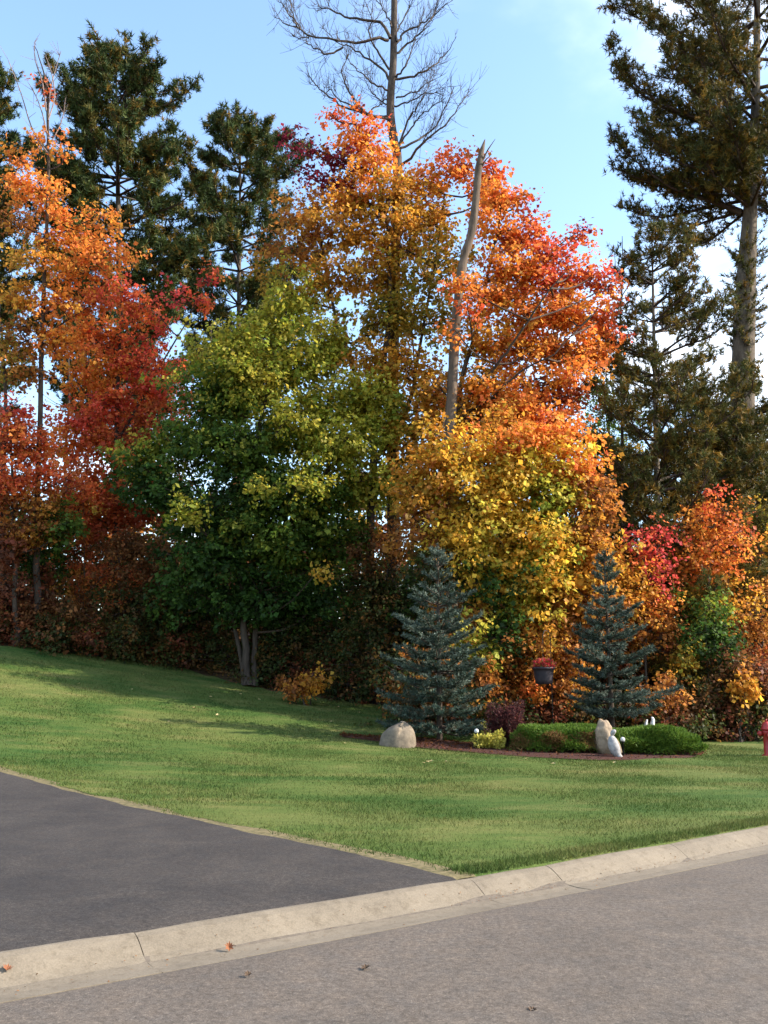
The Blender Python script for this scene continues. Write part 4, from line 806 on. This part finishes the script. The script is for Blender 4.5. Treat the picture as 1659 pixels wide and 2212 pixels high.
# upright yellow shoots
o = [q_ for q_ in bpy.data.objects if q_.name.startswith('variegated_plant')][0]; b_ = np.array(o.location); r = np.random.default_rng(47); Vs = []; gg = Geo(); pp = []
for k in range(6):
    e = P(1046 + r.uniform(-12, 14), 1568 + r.uniform(-8, 16), b_[1]) - b_; q = polyline(np.stack([np.array([e[0] * .3, 0, 0]), e * .5 + r.normal(size=3) * .02, e]), 7); gg.tubes(q, np.linspace(.008, .003, 7), 4); pp += [q[j] for j in range(2, 7) for _ in range(3)]
link('shoots', gg.mesh('shoots', (0, 0, 0)), M['twig'], o)['kind'] = 'stuff'; pp = np.array(pp); n = len(pp); v, F = leaf_quads(pp, norm(r.normal(size=(n, 3)) + [0, 0, .6]), norm(r.normal(size=(n, 3))), np.full(n, .07), np.full(n, .04), np.full(n, .1))
link('shoot_leaves', np_mesh('shoot_leaves', v, F, np.repeat(pick('variegated', n, r), 2, 0)), M['leaf'], o)['kind'] = 'stuff'

# ------------------------------------------------------------------ stones, statue, lights, pot, hydrant
def rock(name, label, cat, base, sx, sy, sz, seed, mat, shape=None, sub=4, amp=.09):
    bm = bmesh.new(); bmesh.ops.create_icosphere(bm, subdivisions=sub, radius=1)
    for v in bm.verts:
        n_ = v.co.normalized(); d = 1 + amp * mnoise.noise(n_ * 1.6 + Vector((seed, 0, 0))) * 2 + amp * .5 * mnoise.noise(n_ * 4 + Vector((0, seed, 0))) + amp * .15 * mnoise.noise(n_ * 14)
        c_ = n_ * d; x_, y_, z_ = c_.x * sx, c_.y * sy, c_.z * sz
        if shape: x_, y_, z_ = shape(x_, y_, z_)
        v.co = (x_, y_, z_)
    o = bm_obj(name, bm, mat); o.location = base; return tag(o, label, cat)
M['boulder'] = simple('tan_granite', (0.10, 0.080, 0.060), (0.20, 0.16, 0.115), 11, .9, .5, .02, 8)
M['rock'] = simple('tan_rough_stone', (0.15, 0.11, 0.075), (0.34, 0.26, 0.18), 8, .9, .8, .03, 8)
M['statue'] = simple('weathered_white_plaster', (0.17, 0.16, 0.165), (0.40, 0.385, 0.37), 13, .8, .25, .01, 6)
bb = hit(858, 1612); k = bb[1] / FPX; hb = P(868, 1562, bb[1])[2] - bb[2]
def bshape(x, y, z):
    zt = z + .06; f = max(0, zt) / hb; return x + .10 * f * f * .6 + (.07 * f if x < 0 else -.02 * f), y, zt
rock('boulder', 'round tan granite boulder at the left end of the bed', 'boulder', bb, 41 * k, .34, hb * .93, 3.1, M['boulder'], bshape, 4, .05)
rb = hit(1316, 1634); rb[1] += .12; rb[2] = gz(rb[0], rb[1]); k = rb[1] / FPX; hr = P(1316, 1557, rb[1])[2] - rb[2]
rock('upright_stone', 'upright tan stone between the two juniper hedges', 'stone', rb + [-.03, 0, hr * .46], .20, .16, hr * .55, 7.7, M['rock'], lambda x, y, z: (x - .06 + .03 * z * 3 if z > 0 else x - .02, y, z), 4, .13)
# statue: draped figure leaning on the stone
sb = hit(1330, 1638); k = sb[1] / FPX; root = empty('garden_statue', sb, 'weathered white garden figure leaning against the upright stone', 'statue')
def blob(name, chain, mat, parent, sub=2):
    me = bpy.data.meshes.new(name); me.from_pydata([c_[0] for c_ in chain], [(i_, i_ + 1) for i_ in range(len(chain) - 1)], []); o = link(name, me, mat, parent)
    sk = o.modifiers.new('skin', 'SKIN'); sv = me.skin_vertices[0].data
    for v_, c_ in zip(sv, chain): v_.radius = (c_[1], c_[1] * (c_[2] if len(c_) > 2 else 1))
    sv[0].use_root = True; ss = o.modifiers.new('sub', 'SUBSURF'); ss.levels = sub; ss.render_levels = sub
    dg = bpy.context.evaluated_depsgraph_get(); me2 = bpy.data.meshes.new_from_object(o.evaluated_get(dg)); o.modifiers.clear(); o.data = me2; me2.materials.clear(); me2.materials.append(mat)
    me2.polygons.foreach_set('use_smooth', np.ones(len(me2.polygons), bool)); return o
hp = lambda px, py, d_=0: tuple(P(px, py, sb[1] + d_) - sb)
blob('draped_body', [(hp(1321, 1588), .05), (hp(1322, 1598, -.03), .095), (hp(1325, 1611, -.05), .12), (hp(1330, 1623, -.05), .11), (hp(1336, 1633, -.05), .07), (hp(1343, 1637, -.05), .035)], M['statue'], root)
blob('head', [(hp(1321, 1590), .035), (hp(1323, 1583, -.03), .055), (hp(1327, 1579, -.05), .05), (hp(1331, 1580, -.07), .025)], M['statue'], root)
blob('arm', [(hp(1328, 1594, .02), .03), (hp(1335, 1606, .02), .035), (hp(1339, 1618, .02), .035), (hp(1342, 1628, .0), .025)], M['rock'], root)
blob('foot', [(hp(1332, 1635, -.08), .045), (hp(1339, 1634, -.09), .06), (hp(1345, 1636, -.09), .035)], M['statue'], root)
# small white ornament behind the right hedge
ob = hit(1404, 1612); ob[1] += .35; ob[2] = gz(ob[0], ob[1]); root = empty('white_ornament', ob, 'small white two-lobed garden ornament showing above the right hedge', 'garden ornament')
m, nt_, b = material('white_paint'); b.inputs['Base Color'].default_value = (.78, .76, .74, 1); b.inputs['Roughness'].default_value = .6; M['white'] = m
wp = lambda px, py, d_=0: tuple(P(px, py, ob[1] + d_) - ob)
blob('figure', [(wp(1396, 1578), .03), (wp(1395, 1568), .05), (wp(1396, 1560), .035), (wp(1398, 1554), .022)], M['white'], root)
blob('figure', [(wp(1408, 1578), .04), (wp(1409, 1566), .06), (wp(1410, 1557), .05), (wp(1410, 1551), .04), (wp(1406, 1549), .015)], M['white'], root)
blob('pedestal', [((wp(1403, 1580)[0], 0, 0), .09), ((wp(1403, 1580)[0], 0, wp(1403, 1580)[2] * .5), .07), (wp(1403, 1578), .085)], M['rock'], root)

def lathe(name, prof_, mat, parent, loc=(0, 0, 0), k=24, rot=None):
    V = []; F = []
    for (r_, z_) in prof_:
        for a in range(k): V.append((r_ * math.cos(2 * math.pi * a / k), r_ * math.sin(2 * math.pi * a / k), z_))
    for a in range(len(prof_) - 1):
        for q_ in range(k): F.append((a * k + q_, a * k + (q_ + 1) % k, (a + 1) * k + (q_ + 1) % k, (a + 1) * k + q_))
    F.append(tuple(range(k))[::-1]); F.append(tuple((len(prof_) - 1) * k + q_ for q_ in range(k)))
    me = bpy.data.meshes.new(name); me.from_pydata(V, [], F); me.update(); me.polygons.foreach_set('use_smooth', np.ones(len(me.polygons), bool))
    o = link(name, me, mat, parent, loc)
    if rot: o.rotation_euler = rot
    return o
m, nt_, b = material('black_metal'); b.inputs['Base Color'].default_value = (.012, .016, .013, 1); b.inputs['Roughness'].default_value = .5; M['black'] = m
m, nt_, b = material('frosted_globe'); b.inputs['Base Color'].default_value = (.5, .5, .49, 1); b.inputs['Roughness'].default_value = .35; b.inputs['Specular IOR Level'].default_value = .5; M['globe'] = m
for (px, pt, pb, lab) in [(1030, 1574, 1622, 'white globe garden light on black stake left of the yellow-green plant'), (1347, 1592, 1637, 'white globe garden light on dark stake right of the statue')]:
    lb_ = hit(px, pb); h_ = P(px, pt, lb_[1])[2] - lb_[2]; root = empty('globe_light', lb_, lab, 'garden light', 'globe lights in the bed')
    g_ = .047; lathe('stake', [(.004, -.06), (.018, 0), (.018, h_ - 2.0 * g_), (.02, h_ - 2 * g_)], M['black'], root, k=12)
    lathe('collar', [(.02, 0), (.04, .012), (.046, .03), (.03, .034)], M['black'], root, (0, 0, h_ - 2 * g_ - .02), 16)
    lathe('globe', [(max(.003, g_ * math.sin(a)), -g_ * math.cos(a) + g_) for a in np.linspace(.25, math.pi - .02, 14)], M['globe'], root, (0, 0, h_ - 2 * g_), 20)
# hanging pot
Yp = 20.6; k = Yp / FPX; pc = P(1174, 1441, Yp); ph_ = P(1174, 1441, Yp)[2] - P(1174, 1478, Yp)[2]; rw = 24 * k
pb_ = pc - [0, 0, ph_]
root = empty('hanging_flower_pot', pb_, 'dark hanging pot of red flowers between the two spruces', 'flower pot')
M['pot'] = simple('dark_plastic', (.020, .016, .022), (.045, .036, .042), 6, .55, 0)
lathe('pot', [(rw * .55, 0), (rw * .72, .01), (rw * .78, ph_ * .25), (rw * .88, ph_ * .7), (rw * .92, ph_ * .86), (rw, ph_ * .87), (rw, ph_), (rw * .9, ph_), (rw * .86, ph_ * .9)], M['pot'], root, k=28)
r = np.random.default_rng(60); n = 900; d = norm(r.normal(size=(n, 3))); d[:, 2] = np.abs(d[:, 2]); p = d * (r.random((n, 1)) ** .5) * [rw * 1.15, rw * 1.0, .20] + [0, 0, ph_ * .95]
v, F = leaf_quads(p, norm(d + r.normal(size=(n, 3)) * .6), norm(r.normal(size=(n, 3)) + [0, 0, .4]), r.uniform(.035, .07, n), r.uniform(.03, .06, n), r.uniform(0, .3, n))
fl = link('flowers', np_mesh('flowers', v, F, np.repeat(pick('flowers', n, r) * (1 + .15 * r.normal(size=(n, 1))), 2, 0)), M['leaf'], root); fl['kind'] = 'stuff'
hook = np.array([0, 0, ph_ + .62])
for a in (0.3, 2.4, 4.5):
    g = Geo(); g.tubes(np.stack([[rw * .95 * math.cos(a), rw * .95 * math.sin(a), ph_], hook * .5 + np.array([rw * .45 * math.cos(a), rw * .45 * math.sin(a), ph_ * .5]), hook]), np.array([.004, .004, .004]), 5); link('hanger_wire', g.mesh('hanger_wire', (0, 0, 0)), M['black'], root)
hx = pb_ + hook; sbp = np.array([hx[0] + .22, hx[1] + .25, 0]); sbp[2] = gz(sbp[0], sbp[1]); root = empty('shepherd_hook', sbp, 'thin dark iron hook stand holding the flower pot', 'hook stand')
g = Geo(); tz = hx[2] - sbp[2]; dxy = hx - sbp
pl = polyline([(0, 0, -.1), (0, 0, tz * .5), (0, 0, tz + .05), (dxy[0] * .25, dxy[1] * .25, tz + .2), (dxy[0] * .75, dxy[1] * .75, tz + .2), (dxy[0], dxy[1], tz + .05), (dxy[0] * .97, dxy[1] * .97, tz - .004)], 40); g.tubes(pl, np.full(40, .009), 7); link('hook_rod', g.mesh('hook_rod', (0, 0, 0)), M['black'], root)
g = Geo(); g.tubes(polyline([(-.09, 0, .03), (0, 0, .05), (.09, 0, .03)], 6), np.full(6, .008), 6); link('foot_bar', g.mesh('foot_bar', (0, 0, 0)), M['black'], root)

# red fire hydrant, half out of the frame
hb_ = hit(1661, 1634); hh = P(1661, 1552, hb_[1])[2] - hb_[2]; root = empty('fire_hydrant', hb_, 'red fire hydrant cut off by the right edge', 'fire hydrant')
M['red'] = simple('red_hydrant_paint', (.22, .012, .012), (.36, .025, .022), 5, .45, .1, .005, spec=.45)
q_ = hh
lathe('barrel', [(.12, 0), (.12, .03), (.085, .05), (.082, q_ * .55), (.095, q_ * .58), (.10, q_ * .64), (.095, q_ * .70)], M['red'], root)
lathe('bonnet', [(.118, 0), (.118, .03), (.10, .04), (.095, .08), (.07, .13), (.035, .155), (.03, .16)], M['red'], root, (0, 0, q_ * .70))
lathe('operating_nut', [(.022, 0), (.022, .05), (.018, .055)], M['red'], root, (0, 0, q_ * .70 + .155), 5)
lathe('base_flange', [(.14, 0), (.14, .025), (.10, .03)], M['red'], root, (0, 0, .002))
for a in (0, math.pi): lathe('side_nozzle', [(.045, .06), (.045, .13), (.058, .13), (.058, .17), (.03, .175), (.02, .2)], M['red'], root, (0, 0, q_ * .60), 16, (0, math.pi / 2 if a == 0 else -math.pi / 2, 0))
lathe('pumper_nozzle', [(.06, .06), (.06, .13), (.075, .13), (.075, .18), (.035, .185), (.022, .21)], M['red'], root, (0, 0, q_ * .56), 18, (math.pi / 2, 0, 0))

# ------------------------------------------------------------------ mulch chips, grass blades, fallen leaves
r = np.random.default_rng(90); n = 5000; u = r.random(n); ii = (u * 59).astype(int); f = r.random((n, 1)); p = fp[ii] * (1 - f) + bp[ii] * f; p[:, :2] += r.normal(size=(n, 2)) * .03
p[:, 2] = hs(s_of(p[:, 0], p[:, 1])) + .03 + .05 * np.sin(np.pi * f[:, 0]) ** .6
v, F = leaf_quads(p, norm(r.normal(size=(n, 3)) * [1, 1, .3]), norm(r.normal(size=(n, 3)) * .5 + [0, 0, 1]), r.uniform(.03, .08, n), r.uniform(.012, .03, n), r.uniform(0, .2, n))
ch = pick('brown', n, r); ch[::2] = pick('dredbr', len(ch[::2]), r); ch *= .42; tag(link('mulch_chips', np_mesh('mulch_chips', v, F, np.repeat(ch, 2, 0)), M['chips']), 'loose red-brown mulch chips in the bed', kind='stuff')

def blades(n, s0, s1, t0, t1, hgt, wid, r, seed):
    s = r.uniform(s0, s1, n); t = r.uniform(t0, t1, n); te = t_edge(s)
    x, y = AP(t, s); k = (t > te + .04 + .05 * np.sin(s * 2.3) + .035 * np.sin(s * 6.1) + .1 * r.random(n)) & (s < s_wood(t) + .6) & ~in_poly(x, y, bed_poly) & (np.abs(x / np.maximum(y, .1)) < .52) & (s > KW - .03 * r.random(n))
    return x[k], y[k], s[k]
r = np.random.default_rng(91); Vs, Cs = [], []
for (n, s0, s1, t0, t1, hgt, wid) in [(95000, KW - .03, 5, -3, 14, .042, .0075), (120000, 5, 11, -9, 16, .045, .011), (150000, 11, 24, -14, 18, .05, .015), (14000, KW - .03, KW + .25, 0, 14, .06, .008)]:
    x, y, s = blades(n, s0, s1, t0, t1, hgt, wid, r, 0); n = len(x); p = np.stack([x, y, hs(s + .02) + .006], -1)
    D = norm(r.normal(size=(n, 3)) * [.55, .55, 0] + [0, 0, 1]); v, F = needle_tris(p, D, hgt * r.uniform(.5, 1.3, n), wid * r.uniform(.6, 1.3, n), r); Vs.append(v)
    Cs.append((1 + .22 * r.normal(size=(n, 1))) * np.array([[1, 1, 1.0]]) * (1 + .08 * r.normal(size=(n, 3))))
V = np.concatenate(Vs); tag(link('grass', np_mesh('grass', V, np.arange(len(V)).reshape(-1, 3), np.concatenate(Cs)), M['blade']), 'short mown grass blades of the lawn', kind='stuff'); print('blades', len(V) // 3)

r = np.random.default_rng(93); n = 420; t = np.concatenate([r.uniform(-3, 9, 260), r.normal(3.2, .5, 90), r.normal(1.4, .25, 70)]); sc_ = np.concatenate([r.uniform(.0, .3, 260) ** .8, r.normal(.27, .03, 160)]); x, y = AP(t, sc_)
p = np.stack([x, y, np.interp(sc_, [q_[0] for q_ in prof[1:-1]], [q_[1] for q_ in prof[1:-1]]) + .006], -1); v, F = leaf_quads(p, norm(r.normal(size=(n, 3)) * [1, 1, .15]), norm(r.normal(size=(n, 3)) * .3 + [0, 0, 1]), r.uniform(.006, .022, n), r.uniform(.004, .011, n), r.uniform(0, .2, n))
tag(link('gutter_debris', np_mesh('gutter_debris', v, F, np.repeat(pick('brown', n, r) * .7, 2, 0)), M['chips']), 'tiny brown leaf crumbs and grit in the gutter', kind='stuff')
# fallen leaves
M['fl_pale'] = simple('pale_fallen_leaf', (.40, .30, .13), (.58, .45, .24), 30, .7, 0); M['fl_orange'] = simple('orange_fallen_leaf', (.15, .055, .025), (.24, .095, .04), 30, .7, 0); M['fl_brown'] = simple('brown_fallen_leaf', (.05, .032, .022), (.11, .07, .04), 30, .8, 0)
def leaf_mesh(sz, curl, seed):
    r = random.Random(seed); out_ = [(0, -.5), (.12, -.28), (.42, -.32), (.30, -.08), (.52, .12), (.26, .12), (.28, .34), (.10, .26), (0, .55), (-.10, .26), (-.28, .34), (-.26, .12), (-.52, .12), (-.30, -.08), (-.42, -.32), (-.12, -.28)]
    V = [(0, 0, .02 * sz)] + [(x * sz * r.uniform(.9, 1.1), y * sz, curl * sz * (x * x * 1.6 + .5 * y * y) + .012) for x, y in out_]; me = bpy.data.meshes.new('leaf_blade'); me.from_pydata(V, [], [(0, k + 1, (k + 1) % 16 + 1) for k in range(16)]); me.update(); return me
def fallen(px, py, sz, curl, mat, label, seed, group=None, tilt=None, lift=0.0):
    p = hit(px, py); s = float(s_of(p[0], p[1]))
    if s <= KW: p[2] = float(np.interp(s, [q_[0] for q_ in prof[1:-1]], [q_[1] for q_ in prof[1:-1]])) if s > 0 else .006
    me = leaf_mesh(sz, curl, seed); o = link('fallen_leaf', me, M[mat]); o.location = (p[0], p[1], p[2] + .004 + lift); rr = random.Random(seed)
    o.rotation_euler = tilt or (rr.uniform(-.35, .35), rr.uniform(-.35, .35), rr.uniform(0, 6.28)); tag(o, label, 'leaf', group)
fallen(494, 2052, .062, .55, 'fl_orange', 'orange leaf standing on the sloped kerb face near the driveway', 1, tilt=(.9, .1, .3), lift=.014)
fallen(12, 2122, .060, .5, 'fl_orange', 'orange-brown leaf in the gutter at the left edge', 2)
fallen(790, 2097, .06, .2, 'fl_brown', 'small dark leaf lying on the road at lower centre', 3); fallen(535, 2112, .05, .2, 'fl_brown', 'small dark leaf on the road left of lower centre', 4)
fallen(1150, 2190, .05, .2, 'fl_brown', 'small dark leaf on the road near the bottom edge', 16)
fallen(819, 1603, .10, .4, 'fl_pale', 'pale leaf at the left foot of the boulder', 5); fallen(1036, 1626, .10, .4, 'fl_pale', 'pale leaf at the foot of the left globe light', 6)
rr = random.Random(12)
spots = [(170, 1478), (335, 1500), (285, 1490), (455, 1506), (80, 1462), (560, 1512), (520, 1500), (690, 1535), (775, 1540), (240, 1520), (620, 1528), (470, 1545), (715, 1560), (745, 1607), (420, 1530), (365, 1560), (60, 1490), (130, 1440), (220, 1446), (310, 1458), (600, 1512), (730, 1528)]
for k, (x, y) in enumerate(spots): fallen(x, y, rr.uniform(.07, .11), rr.uniform(.2, .5), 'fl_pale', 'small pale fallen leaf lying on the lawn before the shaded left wood edge', 20 + k, 'pale leaves fallen on the left lawn')
for k in range(14): fallen(rr.uniform(900, 1520), rr.uniform(1640, 1652), rr.uniform(.07, .1), rr.uniform(.2, .5), 'fl_pale', 'small pale fallen leaf lying along the front edge of the mulch bed', 60 + k, 'pale leaves fallen along the bed')
